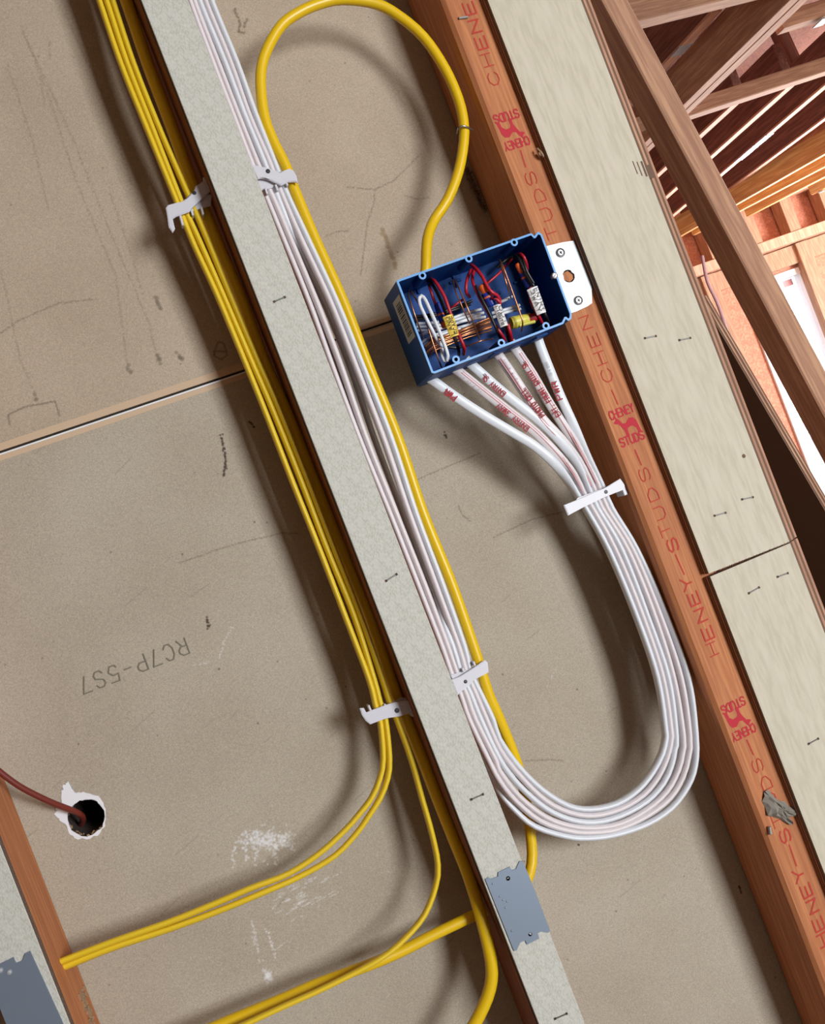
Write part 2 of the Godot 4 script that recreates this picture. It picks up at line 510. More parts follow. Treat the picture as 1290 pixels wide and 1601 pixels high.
# ------------------------------------------------------------------ the scene
func _ready() -> void:
	rng.seed = 77
	var cam := Camera3D.new()
	cam.name = "camera"
	cam.position = EYE
	cam.basis = cam_basis
	cam.fov = rad_to_deg(2.0 * atan(800.5 / F))
	cam.near = 0.05
	cam.current = true
	add_child(cam)
	var we := WorldEnvironment.new()
	we.name = "environment"
	var e := Environment.new()
	e.tonemap_mode = Environment.TONE_MAPPER_LINEAR
	e.tonemap_exposure = 0.70
	e.background_mode = Environment.BG_SKY
	var ps := ProceduralSkyMaterial.new()
	ps.sky_top_color = c8(214, 226, 244)
	ps.sky_horizon_color = c8(240, 244, 250)
	ps.ground_bottom_color = c8(190, 190, 190)
	ps.ground_horizon_color = c8(236, 238, 242)
	ps.sky_energy_multiplier = 1.9
	ps.ground_energy_multiplier = 1.6
	e.sky = Sky.new()
	e.sky.sky_material = ps
	e.sdfgi_enabled = true
	e.ssao_enabled = true
	e.ssil_enabled = true
	we.environment = e
	add_child(we)
	# daylight at the large window behind the camera, the far window, and an added side opening
	daylight("rear_window_daylight", Vector3(2.0, 1.6, 3.86), Vector3(0, 0, -1), Vector2(1.15, 1.35), 26.0, Color(0.965, 0.985, 1.0))
	daylight("far_window_daylight", Vector3(5.9, 1.55, -6.3), Vector3(0, 0, 1), Vector2(1.3, 1.5), 30.0, Color(0.96, 0.98, 1.0))
	daylight("added_side_daylight", Vector3(8.3, 1.4, -3.6), Vector3(-1, 0, 0), Vector2(2.6, 1.9), 84.0, Color(0.98, 0.98, 0.98))  # unseen side source, added to brighten the far room
	make_materials()
	build_shell()
	build_drywall()
	build_framing()
	build_far_room()
	build_cables()
	build_box()
	build_clips()
	build_small()

func daylight(called: String, at: Vector3, to: Vector3, size: Vector2, energy: float, c: Color) -> void:
	var l := AreaLight3D.new()
	l.name = called
	l.area_size = size
	l.light_energy = energy
	l.light_color = c
	l.area_range = 30.0
	l.shadow_enabled = true
	add_child(l)
	l.look_at_from_position(at, at + to, Vector3.UP)

func slab(called: String, lo: Vector3, hi: Vector3, m: Material, label := "") -> void:
	structure(block(called, lo, hi, 0.0, m), label)

func build_shell() -> void:
	var m: Material = M.primer_wall
	slab("floor", Vector3(-2.7, -0.15, -6.9), Vector3(8.7, 0.0, 4.2), M.concrete, "pale concrete floor")
	slab("ceiling", Vector3(-2.7, 2.75, -0.05), Vector3(4.7, 2.9, 4.2), m, "brown board ceiling of the near room")
	slab("wall_left", Vector3(-2.7, 0, 0), Vector3(-2.5, 2.75, 4.2), m)
	slab("wall_right", Vector3(4.5, 0, 0), Vector3(4.7, 2.75, 4.2), m)
	# wall behind the camera with a wide window opening
	var rear := Node3D.new()
	rear.name = "wall_rear"
	add_child(rear, true)
	structure(rear, "wall behind the camera with a wide window opening")
	for b in [[-2.5, 0.0, 1.4, 2.75], [2.6, 0.0, 4.5, 2.75], [1.4, 2.3, 2.6, 2.75], [1.4, 0.0, 2.6, 0.9]]:
		block("wall_section", Vector3(b[0], b[1], 4.0), Vector3(b[2], b[3], 4.2), 0.0, m, rear)
	slab("wall_header", Vector3(0.66, 2.7, -0.1), Vector3(8.7, 3.7, 0.0), m)
	slab("wall_partition", Vector3(4.7, 0, -0.1), Vector3(8.7, 2.7, 0.0), m)

func build_drywall() -> void:
	var wall := Node3D.new()
	wall.name = "wall_back"
	add_child(wall, true)
	structure(wall, "back of brown paper-faced drywall between the studs")
	var jl := U(0, 707, 0)
	var jr := U(615, 501, 0)
	var k := (jr.y - jl.y) / (jr.x - jl.x)
	var X0 := -2.5
	var X1 := 0.64
	var yl := jl.y + k * (X0 - jl.x)
	var yr := jl.y + k * (X1 - jl.x)
	var g := 0.0012
	var st := st_new()
	prism_into(st, PackedVector2Array([Vector2(X0, yl + g), Vector2(X1, yr + g), Vector2(X1, 2.75), Vector2(X0, 2.75)]), -0.0127, 0.0, true)
	var up := mi("gypsum_board", done(st), M.drywall, wall)
	up.set_meta("label", "upper drywall sheet with brown paper and drip stains")
	var hc := U(135, 1278, 0)
	var hole := circle(Vector2(hc.x, hc.y), 0.0195, 28, 0.0195)
	st = st_new()
	var low := PackedVector2Array([Vector2(X0, 0), Vector2(-0.4, 0), Vector2(0.0, 0), Vector2(X1, 0), Vector2(X1, yr - g), Vector2(X0, yl - g)])
	prism_into(st, keyhole(low, hole), -0.0127, 0.0, true)
	var lo := mi("gypsum_board", done(st), M.drywall, wall)
	lo.set_meta("label", "lower drywall sheet with chalk rubs and a round hole")
	# paper folded over the factory edges, and the bared gypsum line between them
	for s in [[0.0012, 0.0088, M.edge_paper, X0, X1], [-0.0088, -0.0032, M.edge_paper, X0, X1], [-0.0030, -0.0014, M.gypsum, X0, 0.156]]:
		var a: float = jl.y + k * (s[3] - jl.x)
		var b: float = jl.y + k * (s[4] - jl.x)
		st = st_new()
		prism_into(st, PackedVector2Array([Vector2(s[3], a + s[0]), Vector2(s[4], b + s[0]), Vector2(s[4], b + s[1]), Vector2(s[3], a + s[1])]), -0.001, 0.0004)
		mi("edge_paper" if s[2] == M.edge_paper else "gypsum_edge", done(st), s[2], wall)
	# the bored hole: torn paper, plaster lip, bore
	var torn := poly([[390, 130], [405, 100], [425, 90], [445, 110], [452, 140], [475, 158], [520, 152], [580, 165], [625, 190], [652, 240], [664, 300], [652, 365], [610, 425], [540, 448], [465, 442], [432, 400], [404, 352], [366, 318], [348, 290], [352, 258], [380, 235], [388, 190]], 0, 1200, 3.995, 0.0)
	st = st_new()
	var rough := PackedVector2Array()
	for i in torn.size():
		for q in 3:
			var e := torn[i].lerp(torn[(i + 1) % torn.size()], q / 3.0)
			rough.append(e + (e - Vector2(hc.x, hc.y)) * rng.randf_range(-0.05, 0.05))
	var inner := PackedVector2Array()
	for i in 40:
		inner.append(Vector2(hc.x, hc.y) + Vector2.from_angle(TAU * i / 40.0) * rng.randf_range(0.0176, 0.0194))
	prism_into(st, keyhole(rough, inner), 0.0, 0.0006)
	mi("torn_plaster", done(st), M.gypsum, wall)
	st = st_new()
	for i in 26:
		var an := rng.randf_range(2.0, 5.6)
		var p := Vector3(hc.x + cos(an) * 0.0186, hc.y + sin(an) * 0.0186, rng.randf_range(-0.009, 0.0))
		cbox_into(st, p, Vector3(rng.randf_range(0.001, 0.003), rng.randf_range(0.002, 0.005), 0.0012), 0.0, Basis(Vector3(rng.randfn(), rng.randfn(), rng.randfn()).normalized(), rng.randf() * 2.0))
	var shred := mi("torn_paper", done(st), M.splinter, wall)
	shred.set_meta("kind", "stuff")
	st = st_new()
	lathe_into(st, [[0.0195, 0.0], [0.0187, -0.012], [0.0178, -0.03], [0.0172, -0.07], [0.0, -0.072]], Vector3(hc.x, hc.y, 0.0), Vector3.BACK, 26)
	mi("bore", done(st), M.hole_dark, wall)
	# stencilled code, upside down
	var a := U(292, 996, 0.0008)
	var b := U(118, 1063, 0.0008)
	var u := Vector3(0, 0, 1).cross((b - a).normalized())
	writing("pressed_code", "RC7P-5S7", a, b, u, 0.017, 0.0013, M.emboss_grey, wall, 0.62)
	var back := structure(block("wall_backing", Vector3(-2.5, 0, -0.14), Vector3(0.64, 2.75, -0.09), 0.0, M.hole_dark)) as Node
	back.set_meta("label", "far face of the wall behind the drywall")

func ply_edge(parent: Node, lo: Vector3, hi: Vector3, dir: float) -> void:
	# thin veneers that show at a cut edge: dark glue lines standing between pale plies
	var x := lo.x if dir < 0 else hi.x
	for i in 4:
		var z0 := lerpf(lo.z, hi.z, (i + 0.35) / 4.0)
		block("ply_layer", Vector3(x - (0.0004 if dir < 0 else 0.0), lo.y, z0), Vector3(x + (0.0 if dir < 0 else 0.0004), hi.y, z0 + 0.0012), 0.0, M.ply_glue, parent)

func build_framing() -> void:
	var y0 := 0.0
	var y1 := 2.745
	var xl := -0.2477
	var xm0 := 0.1556
	var xm1 := 0.2003
	var xr0 := 0.467
	var xr1 := 0.530
	var zs := 0.089
	var zp := 0.101
	# studs
	tag(block("wall_stud", Vector3(xl - 0.046, y0, 0.0005), Vector3(xl, y1, zs), 0.0015, M.stud_wood), "orange-brown stud at the lower left with two yellow cables entering its side", "stud", "wall studs")
	tag(block("wall_stud", Vector3(xm0, y0, 0.0005), Vector3(xm1, y1, zs), 0.0015, M.dark_stud_wood), "dark-sided middle stud between the yellow and the white cables", "stud", "wall studs")
	var rs := block("wall_stud", Vector3(xr0, y0, 0.0005), Vector3(xr1, y1, zs), 0.004, M.stud_wood)
	tag(rs, "orange stud printed with red lettering and ram stamps, beside the blue box", "stud", "wall studs")
	print_stud(rs, zs + 0.0003)
	tag(block("wall_stud", Vector3(xr1 + 0.001, y0, 0.0005), Vector3(0.606, y1, zs), 0.0015, M.dark_stud_wood), "stud behind the wide plywood strip at the end of the wall", "stud", "wall studs")
	# plywood strips
	var s := thing("plywood_strip", Vector3(xl - 0.03, 1.0, zp))
	tag(s, "grey plywood strip on the lower left stud carrying a dark nail plate", "plywood", "plywood strips")
	var left_edge := U(6, 1592, zp).x
	block("face", Vector3(left_edge, y0, zs), Vector3(xl, y1, zp), 0.0006, M.grey_ply, s)
	ply_edge(s, Vector3(left_edge, y0, zs), Vector3(xl, y1, zp), 1.0)
	s = thing("plywood_strip", Vector3(0.178, 1.4, zp))
	tag(s, "narrow pale grey plywood strip down the middle stud", "plywood", "plywood strips")
	block("face", Vector3(xm0, y0, zs), Vector3(xm1, y1, zp), 0.0005, M.grey_ply, s)
	ply_edge(s, Vector3(xm0, y0, zs), Vector3(xm1, y1, zp), -1.0)
	for p in [[437, 468, 14, 6], [612, 903, 14, 9], [746, 1246, 16, 7], [877, 1589, 16, 7]]:
		staple(s, p, zp)
	# wide strip, two lengths with a splintered joint
	var ja := U(1110, 899, zp)
	var jb := U(1237, 848, zp)
	for k in 2:
		s = thing("plywood_strip", Vector3(0.566, ja.y + (0.3 if k == 0 else -0.3), zp))
		tag(s, "wide birch plywood strip above the splintered joint" if k == 0 else "wide birch plywood strip below the splintered joint", "plywood", "wide plywood strips")
		var nl := 5
		for i in nl:
			# each veneer a little wider to the right: the edge was cut on a slant
			var z1 := lerpf(zp, zs, float(i) / nl)
			var z0 := lerpf(zp, zs, float(i + 1) / nl)
			var xa := 0.512 + (0.0 if i == 0 else -0.0015 + 0.0006 * (i % 2))
			var xb := 0.6185 + 0.0043 * i
			var q: PackedVector2Array
			if k == 0: q = PackedVector2Array([Vector2(xa, ja.y + 0.0018), Vector2(xb, jb.y + 0.0012), Vector2(xb, y1), Vector2(xa, y1)])
			else: q = PackedVector2Array([Vector2(xa, y0), Vector2(xb, y0), Vector2(xb, jb.y - 0.0004), Vector2(xa, ja.y - 0.0018)])
			if i == 0:
				mi("face", prism(q, z0, z1), M.birch_ply, s)
			else:
				var o := mi("ply_layer", prism(q, z0, z1), M.ply_core if i % 2 == 0 else M.ply_brown, s)
				o.set_meta("label", "pale veneer" if i % 2 == 0 else "brown veneer")
		if k == 0:
			for i in 26:
				var t := (i + rng.randf()) / 26.0
				var p := Vector3(lerpf(ja.x + 0.002, jb.x, t), lerpf(ja.y, jb.y, t), zp)
				var st := st_new()
				var l := rng.randf_range(0.0008, 0.0022)
				prism_into(st, PackedVector2Array([Vector2(p.x, p.y + 0.002), Vector2(p.x + 0.0009, p.y + 0.002), Vector2(p.x + 0.0003, p.y + 0.002 - l)]), zp - 0.001, zp + 0.0004)
				mi("splinter", done(st), M.splinter, s)
			for p in [[1017, 527, 15, 3], [1071, 530, 15, 3], [1126, 804, 15, 4], [1169, 779, 15, 3]]:
				staple(s, p, zp)
			for p in [[993, 262, 1, 22], [1000, 264, 1, 24], [1007, 264, 2, 26], [1016, 268, 5, 22]]:
				var a := U(p[0], p[1], zp)
				block("gouge", a + Vector3(-0.0006 * p[2], -0.00035 * p[3], -0.001), a + Vector3(0.0006 * p[2], 0.00035 * p[3], 0.0002), 0.0, M.ply_brown, s)
			var kn := U(1163, 713, zp)
			mi("knot", lathe([[0.0, 0.0004], [0.0022, 0.0003], [0.003, -0.001]], kn, Vector3.BACK, 9), M.ply_brown, s)
		else:
			for p in [[1179, 923, 14, 8], [1224, 899, 14, 5], [1272, 1159, 13, 7]]:
				staple(s, p, zp)
	# nail plates
	var np := thing("nail_plate", U(810, 1420, zp))
	tag(np, "grey steel nail plate on the middle stud above a yellow cable's hole", "nail plate", "nail plates")
	var pl := poly([[548, 345], [570, 330], [590, 342], [640, 325], [640, 295], [725, 255], [740, 280], [770, 270], [795, 215], [820, 215], [920, 465], [1015, 715], [1000, 730], [950, 720], [925, 735], [938, 770], [850, 815], [835, 785], [800, 800], [775, 855], [755, 862]], 640, 1300, 4.607, zp + 0.0016)
	var h1 := U(640 + 708 / 4.607, 1300 + 335 / 4.607, zp)
	var h2 := U(640 + 868 / 4.607, 1300 + 735 / 4.607, zp)
	pl = keyhole(keyhole(pl, circle(Vector2(h1.x, h1.y), 0.0023, 10)), circle(Vector2(h2.x, h2.y), 0.0023, 10))
	mi("plate", prism(pl, zp + 0.0001, zp + 0.0016), M.plate_steel, np)
	for q in [[598, 372], [648, 465], [672, 490], [700, 500], [690, 545], [735, 712]]:
		var c := U(640 + q[0] / 4.607, 1300 + q[1] / 4.607, zp)
		mi("dimple", lathe([[0.0, 0.0022], [0.0008, 0.0021], [0.0012, 0.0016]], c, Vector3.BACK, 8), M.plate_steel, np)
	np = thing("nail_plate", U(40, 1550, zp))
	tag(np, "dark steel nail plate at the bottom left corner", "nail plate", "nail plates")
	var edge := left_edge + 0.0005
	var p2 := PackedVector2Array()
	for q in [[0, 1507], [21, 1497], [25, 1506], [35, 1502], [39, 1491], [47, 1487], [74, 1546], [99, 1601], [112, 1632]]:
		var w := U(q[0], q[1], zp + 0.0016)
		p2.append(Vector2(w.x, w.y))
	p2.append(Vector2(edge, p2[8].y - 0.004))
	p2.append(Vector2(edge, p2[0].y - 0.004))
	mi("plate", prism(p2, zp + 0.0001, zp + 0.0016), M.plate_steel, np)
	for q in [[15, 1519], [1, 1516]]:
		mi("dimple", lathe([[0.0, 0.003], [0.002, 0.0027], [0.0026, 0.0016]], U(q[0], q[1], zp), Vector3.BACK, 10), M.zinc, np)

func staple(parent: Node, p: Array, z: float) -> void:
	# p: px, py, half length in pixels across, rise
	var a := U(p[0] - p[2] / 2.0, p[1] + p[3] / 2.0, z + 0.0004)
	var b := U(p[0] + p[2] / 2.0, p[1] - p[3] / 2.0, z + 0.0004)
	var y := (b - a).normalized()
	var x := y.cross(Vector3.BACK).normalized()
	var B := Basis(x, y, x.cross(y))
	var st := st_new()
	cbox_into(st, (a + b) / 2.0, Vector3(0.0014, a.distance_to(b), 0.0011), 0.0003, B)
	for e in [a, b]:
		cbox_into(st, e + Vector3(0, 0, -0.003), Vector3(0.0014, 0.0012, 0.006), 0.0, B)
	mi("staple", done(st), M.staple_steel, parent)
	st = st_new()
	for e in [a - y * 0.0008, b + y * 0.0008]:
		cbox_into(st, e + Vector3(0, 0, -0.0003), Vector3(0.0024, 0.0024, 0.0006), 0.0, B)
	mi("staple_slit", done(st), M.ply_glue, parent)

func print_stud(parent: Node, z: float) -> void:
	var up := Vector3(-1, 0, 0)
	var w := 0.0140
	var h := 0.0118
	for l in [["E", 734, 13], ["N", 743, 41], ["E", 752.5, 67], ["H", 761.5, 94], ["C", 772, 123], ["S", 830.5, 279], ["D", 843.6, 305.6], ["U", 854.7, 335], ["T", 862, 364], ["N", 916, 504.5], ["E", 929, 532], ["H", 939, 560], ["C", 949, 587], ["S", 1008, 742], ["D", 1021, 773], ["U", 1032, 802], ["T", 1040, 829], ["S", 1052, 852], ["Y", 1074, 913], ["E", 1085, 936], ["N", 1096, 962], ["E", 1107, 990], ["H", 1114, 1015], ["S", 1184.6, 1197], ["D", 1198, 1224], ["U", 1206, 1250], ["T", 1215.6, 1283], ["S", 1228, 1307], ["Y", 1249, 1369], ["E", 1261, 1392.6], ["N", 1271, 1417], ["E", 1280, 1445], ["H", 1287, 1470]]:
		var c := U(l[1], l[2], z)
		var st := st_new()
		var bold: float = 0.0019 if (l[2] > 840 and l[2] < 1000) or l[2] > 1290 or l[2] < 70 else 0.0012
		for s in GLYPH[l[0]]:
			stroke_into(st, s, c + Vector3(h / 2, -w / 2, 0), Vector3(0, w, 0), up * h, bold)
		mi("letter", done(st), M.stamp_red, parent)
	for d in [[814, 235, 822, 261], [956.5, 610, 966, 632], [993, 703, 1003, 727], [1056, 867, 1070, 898], [1168, 1157, 1178, 1180], [1234, 1321, 1245.5, 1354]]:
		var st := st_new()
		var a := U(d[0], d[1], z)
		var b := U(d[2], d[3], z)
		var n := (b - a)
		stroke_into(st, [[0, 0], [1, 0]], a, n, Vector3.BACK.cross(n).normalized(), 0.0015)
		mi("dash", done(st), M.stamp_red, parent)
	for t in [[800, 203, -1.0], [980, 665, 1.0], [1154.7, 1124, -1.0]]:
		var c := U(t[0], t[1], z)
		var f: float = t[2]
		var st := st_new()
		var P := func(x: float, y: float) -> Vector3: return c + Vector3(x * f, y * f, 0)
		write_into(st, "CHENEY", P.call(-0.0155, 0.0115), P.call(0.0155, 0.0115), Vector3(0, f, 0), 0.0092, 0.0015, 0.8)
		write_into(st, "STUDS", P.call(-0.0155, -0.0205), P.call(0.0155, -0.0205), Vector3(0, f, 0), 0.0092, 0.0017, 0.78)
		var deer := PackedVector2Array()
		for q in [[0.02, 0.80], [0.12, 0.88], [0.2, 1.0], [0.27, 0.88], [0.36, 0.66], [0.5, 0.62], [0.68, 0.8], [0.86, 0.76], [0.94, 0.6], [0.97, 0.3], [1.0, 0.0], [0.86, 0.0], [0.84, 0.28], [0.72, 0.42], [0.52, 0.40], [0.47, 0.3], [0.48, 0.0], [0.35, 0.0], [0.35, 0.3], [0.28, 0.5], [0.2, 0.7], [0.1, 0.72]]:
			deer.append(Vector2(c.x + f * (q[0] - 0.5) * 0.029, c.y + f * (q[1] * 0.0245 - 0.0125)))
		if Geometry2D.is_polygon_clockwise(deer): deer.reverse()
		var tr := Geometry2D.triangulate_polygon(deer)
		for i in range(0, tr.size(), 3):
			for k in [0, 2, 1]:
				st.add_vertex(Vector3(deer[tr[i + k]].x, deer[tr[i + k]].y, z - 0.00004))
		var o := mi("stamp", done(st), M.stamp_crimson, parent)
		o.set_meta("label", "red stamp of a ram between two lines of lettering")

# ------------------------------------------------------------------ the room beyond
func run_on(a: Vector3, b: Vector3, most: float) -> Vector3:   # b carried on by up to «most», kept inside the far room
	var d := (b - a).normalized()
	var t := most
	if d.x > 0.001: t = minf(t, (8.4 - b.x) / d.x)
	if d.x < -0.001: t = minf(t, (-0.9 - b.x) / d.x)
	if d.z < -0.001: t = minf(t, (-6.29 - b.z) / d.z)
	if d.z > 0.001: t = minf(t, (-0.25 - b.z) / d.z)
	return b + d * maxf(t, 0.0)
func build_far_room() -> void:
	var zf := -6.5
	var top := 3.7
	slab("wall_far_left", Vector3(-1.2, 0, -6.5), Vector3(-1.0, top, -0.14), M.primer_wall)
	# far wall with a tall window of two panes
	var wl := U(1163, 447, zf).x
	var wr := U(1251, 427, zf).x
	var wt := U(1250, 427.5, zf).y
	var wb := 0.25
	var plate := U(1240, 366, zf).y
	var far := Node3D.new()
	far.name = "wall_far"
	add_child(far, true)
	structure(far, "orange strand-board far wall with a bright window")
	for b in [[-1.0, 0.0, wl - 0.05, top], [wr + 0.05, 0.0, 8.5, top], [wl - 0.05, wt + 0.05, wr + 0.05, top], [wl - 0.05, 0.0, wr + 0.05, wb - 0.05]]:
		block("sheathing_board", Vector3(b[0], b[1], zf - 0.15), Vector3(b[2], b[3], zf), 0.0, M.strand_board, far)
	var win := Node3D.new()
	win.name = "window_1"
	add_child(win, true)
	structure(win, "tall bright window in the far wall")
	for b in [[wl - 0.06, wb - 0.06, wl, wt + 0.06], [wr, wb - 0.06, wr + 0.06, wt + 0.06], [wl, wt, wr, wt + 0.06], [wl, wb - 0.06, wr, wb]]:
		block("window_frame", Vector3(b[0], b[1], zf - 0.1), Vector3(b[2], b[3], zf + 0.02), 0.004, M.vinyl, win)
	var ty := U(1254, 668, zf).y
	block("transom", Vector3(wl, ty - 0.05, zf - 0.08), Vector3(wr, ty + 0.05, zf + 0.01), 0.004, M.vinyl, win)
	for b in [[wb, ty - 0.05], [ty + 0.05, wt]]:
		block("pane", Vector3(wl, b[0], zf - 0.055), Vector3(wr, b[1], zf - 0.05), 0.0, M.pane, win)
	var sticker := U(1237, 440, zf)
	block("sticker", sticker + Vector3(-0.05, -0.03, -0.048), sticker + Vector3(0.05, 0.03, -0.046), 0.0, M.stripe_pink, win)
	# right-hand wall with an unseen opening added to brighten the far room
	var side := Node3D.new()
	side.name = "wall_far_right"
	add_child(side, true)
	structure(side, "right wall of the far room with an unseen opening added for light")
	for b in [[-6.5, 0.0, -5.0, top], [-2.2, 0.0, -0.1, top], [-5.0, 0.0, -2.2, 0.4], [-5.0, 2.4, -2.2, top]]:
		block("sheathing_board", Vector3(8.5, b[1], b[0]), Vector3(8.7, b[3], b[2]), 0.0, M.strand_board, side)
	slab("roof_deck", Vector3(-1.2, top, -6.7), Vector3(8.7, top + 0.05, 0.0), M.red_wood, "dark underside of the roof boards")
	# top plates, header and blocking of the far wall
	var xa := 2.4
	var xb := 8.45
	tag(block("top_plate", Vector3(xa, plate - 0.09, zf + 0.005), Vector3(xb, plate, zf + 0.16), 0.004, M.pink_wood), "pale double top plate running above the far window", "plate")
	tag(block("window_header", Vector3(wl - 0.5, wt + 0.09, zf + 0.005), Vector3(xb, plate - 0.1, zf + 0.06), 0.004, M.fir_wood), "brown header board between far window and top plate", "header")
	var p2 := plate + 0.33
	tag(block("upper_plate", Vector3(xa, p2, zf + 0.005), Vector3(xb, p2 + 0.06, zf + 0.16), 0.004, M.pink_wood), "upper plate above the row of blocking on the far wall", "plate")
	var n := 0
	var x := 3.0
	while x < 8.3:
		tag(block("blocking", Vector3(x, plate + 0.004, zf + 0.02), Vector3(x + 0.12, p2 - 0.004, zf + 0.155), 0.004, M.fir_wood), "%s short wooden block from the left between the far wall's plates" % ["first", "second", "third", "fourth", "fifth", "sixth", "seventh", "eighth", "ninth", "tenth", "eleventh", "twelfth", "thirteenth"][n], "block", "blocks in the far wall")
		x += 0.42
		n += 1
	# posts of the far wall
	for q in [[1120, 470, "orange post left of the far window seen past the plywood"], [1272, 430, "orange post right of the far window"]]:
		var b := U(q[0], q[1], zf + 0.08)
		tag(block("wall_post", Vector3(b.x - 0.07, 0, zf + 0.005), Vector3(b.x + 0.07, plate - 0.1, zf + 0.09), 0.004, M.fir_wood), q[2], "post", "posts of the far wall")
	# joists and rafters: their lower edges lie in level planes
	var yj := EYE.y + 1.32
	for h in [[1083, 183, 1300, 112, 0.075, 0.075, "pink-edged ceiling joist crossing below the heavy hip beam"], [985, 43, 1175, -4, 0.075, 0.11, "orange-sided joist at the top beside the leaning brace"], [1220, 50, 1300, 25, 0.06, 0.07, "pale short joist in the top right corner"]]:
		var a := UY(h[0], h[1], yj)
		var b := UY(h[2], h[3], yj)
		if h[0] < 1200: a = run_on(b, a, 1.2)
		b = run_on(a, b, 1.6)
		tag(beam("ceiling_joist", a, b, h[4], h[5], Vector3.UP, M.fir_wood, null, 1.0), h[6], "joist", "ceiling joists")
	var big := thing("hip_beam", UY(1165, 80, yj - 0.05))
	tag(big, "heavy doubled beam rising steeply across the top right", "beam")
	var ba := UY(1072, 172, yj - 0.04)
	var bb := UY(1262, -12, yj - 0.04)
	ba = run_on(bb, ba, 0.5)
	bb = run_on(ba, bb, 2.0)
	var side_dir := (bb - ba).cross(Vector3.UP).normalized()
	beam("beam_half", ba - side_dir * 0.032, bb - side_dir * 0.032, 0.06, 0.19, Vector3.UP, M.fir_wood, big, 1.0)
	beam("beam_half", ba + side_dir * 0.032, bb + side_dir * 0.032, 0.06, 0.18, Vector3.UP, M.fir_wood, big, 1.0)
	var names := ["first", "second", "third", "fourth", "fifth", "sixth"]
	var k := 0
	var red := []
	for r in [[1040, 100, 1119, 15], [1094, 211, 1160, 150], [1110, 245, 1238, 130], [1124, 274, 1300, 124], [1138, 297, 1300, 176], [1150, 312, 1300, 212]]:
		var a := UY(r[0], r[1], yj + 0.12)
		var b := UY(r[2], r[3], yj + 0.12)
		red.append([a, b])
		a = run_on(b, a, 4.0)
		if r[2] > 1290: b = run_on(a, b, 2.0)
		tag(beam("roof_rafter", a, b, 0.055, 0.24, Vector3.UP, M.red_wood, null, 1.0), "reddish roof rafter with its lit underside painted pale, %s from the top beside the brace" % names[k], "rafter", "reddish rafters")
		var edge := beam("painted_lit_edge", a - Vector3(0, 0.004, 0), b - Vector3(0, 0.004, 0), 0.057, 0.012, Vector3.UP, M.pink_wood, get_child(get_child_count() - 1), 1.0)  # pale strip paints in the light under the rafter
		edge.transform = Transform3D(Basis.IDENTITY, Vector3(0, 0, -0.126))
		k += 1
	k = 0
	var lit := []
	for r in [[1152, 320, 1300, 236], [1158, 330, 1300, 256], [1166, 341, 1300, 272], [1174, 352, 1300, 290]]:
		var a := UY(r[0], r[1], yj - 0.02)
		var b := UY(r[2], r[3], yj - 0.02)
		a = b + (a - b) * ((b.z - zf - 0.215) / (b.z - a.z))
		lit.append([a, b])
		b = run_on(a, b, 1.5)
		tag(beam("lit_rafter", a, b, 0.06, 0.16, Vector3.UP, M.lit_yellow_wood, null, 1.0), "yellow lit rafter low over the far wall, %s from the top" % names[k], "rafter", "yellow rafters")
		k += 1
	# uprights of the roof frame, and pale metal straps
	k = 0
	for r in [[1213, 40, 1246, 112], [1100, 40, 1115, 78]]:
		var a := U(r[0], r[1], -4.3)
		var b := U(r[2], r[3], -4.3)
		a = b + (a - b) * ((top - 0.004 - b.y) / (a.y - b.y))
		tag(beam("web_member", a, b, 0.07, 0.09, Vector3.BACK, M.red_wood), ["upright web member between joist and roof in the top right corner", "brown web member behind the first joist at the top"][k], "web", "web members")
		k += 1
	# pale metal straps nailed under the timbers
	for q in [[red[0], 0.22, 0.42, "shiny metal strap under the rafter nearest the top of the brace"], [red[3], 0.2, 0.5, "shiny metal strap under a reddish rafter above the yellow ones"], [lit[3], 0.35, 0.6, "shiny metal strap under the lowest yellow rafter"], [[UY(1220, 50, yj), UY(1300, 25, yj)], 0.7, 0.9, "shiny metal strap under the short joist in the top right corner"]]:
		var a: Vector3 = q[0][0].lerp(q[0][1], q[1]) - Vector3(0, 0.012, 0)
		var b: Vector3 = q[0][0].lerp(q[0][1], q[2]) - Vector3(0, 0.012, 0)
		tag(beam("metal_strap", a, b, 0.07, 0.006, Vector3.UP, M.zinc), q[3], "strap", "metal straps")
	# leaning brace just beyond the wall's end
	var za := -0.5
	var t0 := U(962.5, 0, za)
	var t1 := U(1218.5, 480, za)
	var dir := (t1 - t0).normalized()
	var a := t0 - dir * 0.55
	var bt := t0 + dir * ((0.02 - t0.y) / dir.y)
	tag(beam("leaning_brace", a, bt, 0.048, 0.07, Vector3.BACK, M.fir_wood, null, -1.0), "long fir brace leaning across the opening beyond the plywood", "brace")
	# plywood sheet seen on edge, its face veneer browned to paint in shade
	var zb := -0.16
	var s0 := U(1117, 492, zb)
	var s1 := U(1296, 797, zb)
	var d2 := (s1 - s0).normalized()
	var f0 := s0 + d2 * -0.03
	var f1 := s0 + d2 * ((0.02 - s0.y) / d2.y)
	var sheet := thing("plywood_sheet", f1)
	tag(sheet, "plywood sheet with shade painted into its face, standing on edge behind the wide plywood strip", "plywood")
	var nx := d2.cross(Vector3.BACK).normalized()
	for i in 5:
		var off := -nx * 0.0026 * (i - 2)
		var o := beam("ply_layer", f0 + off + Vector3(0, 0, -0.45 + 0.0008 * (i % 2)), f1 + off + Vector3(0, 0, -0.45 + 0.0008 * (i % 2)), 0.0026, 0.9, Vector3.BACK, M.ply_core if i % 2 == 1 else M.ply_brown, sheet)
		o.set_meta("label", "pale veneer" if i % 2 == 1 else "brown veneer")
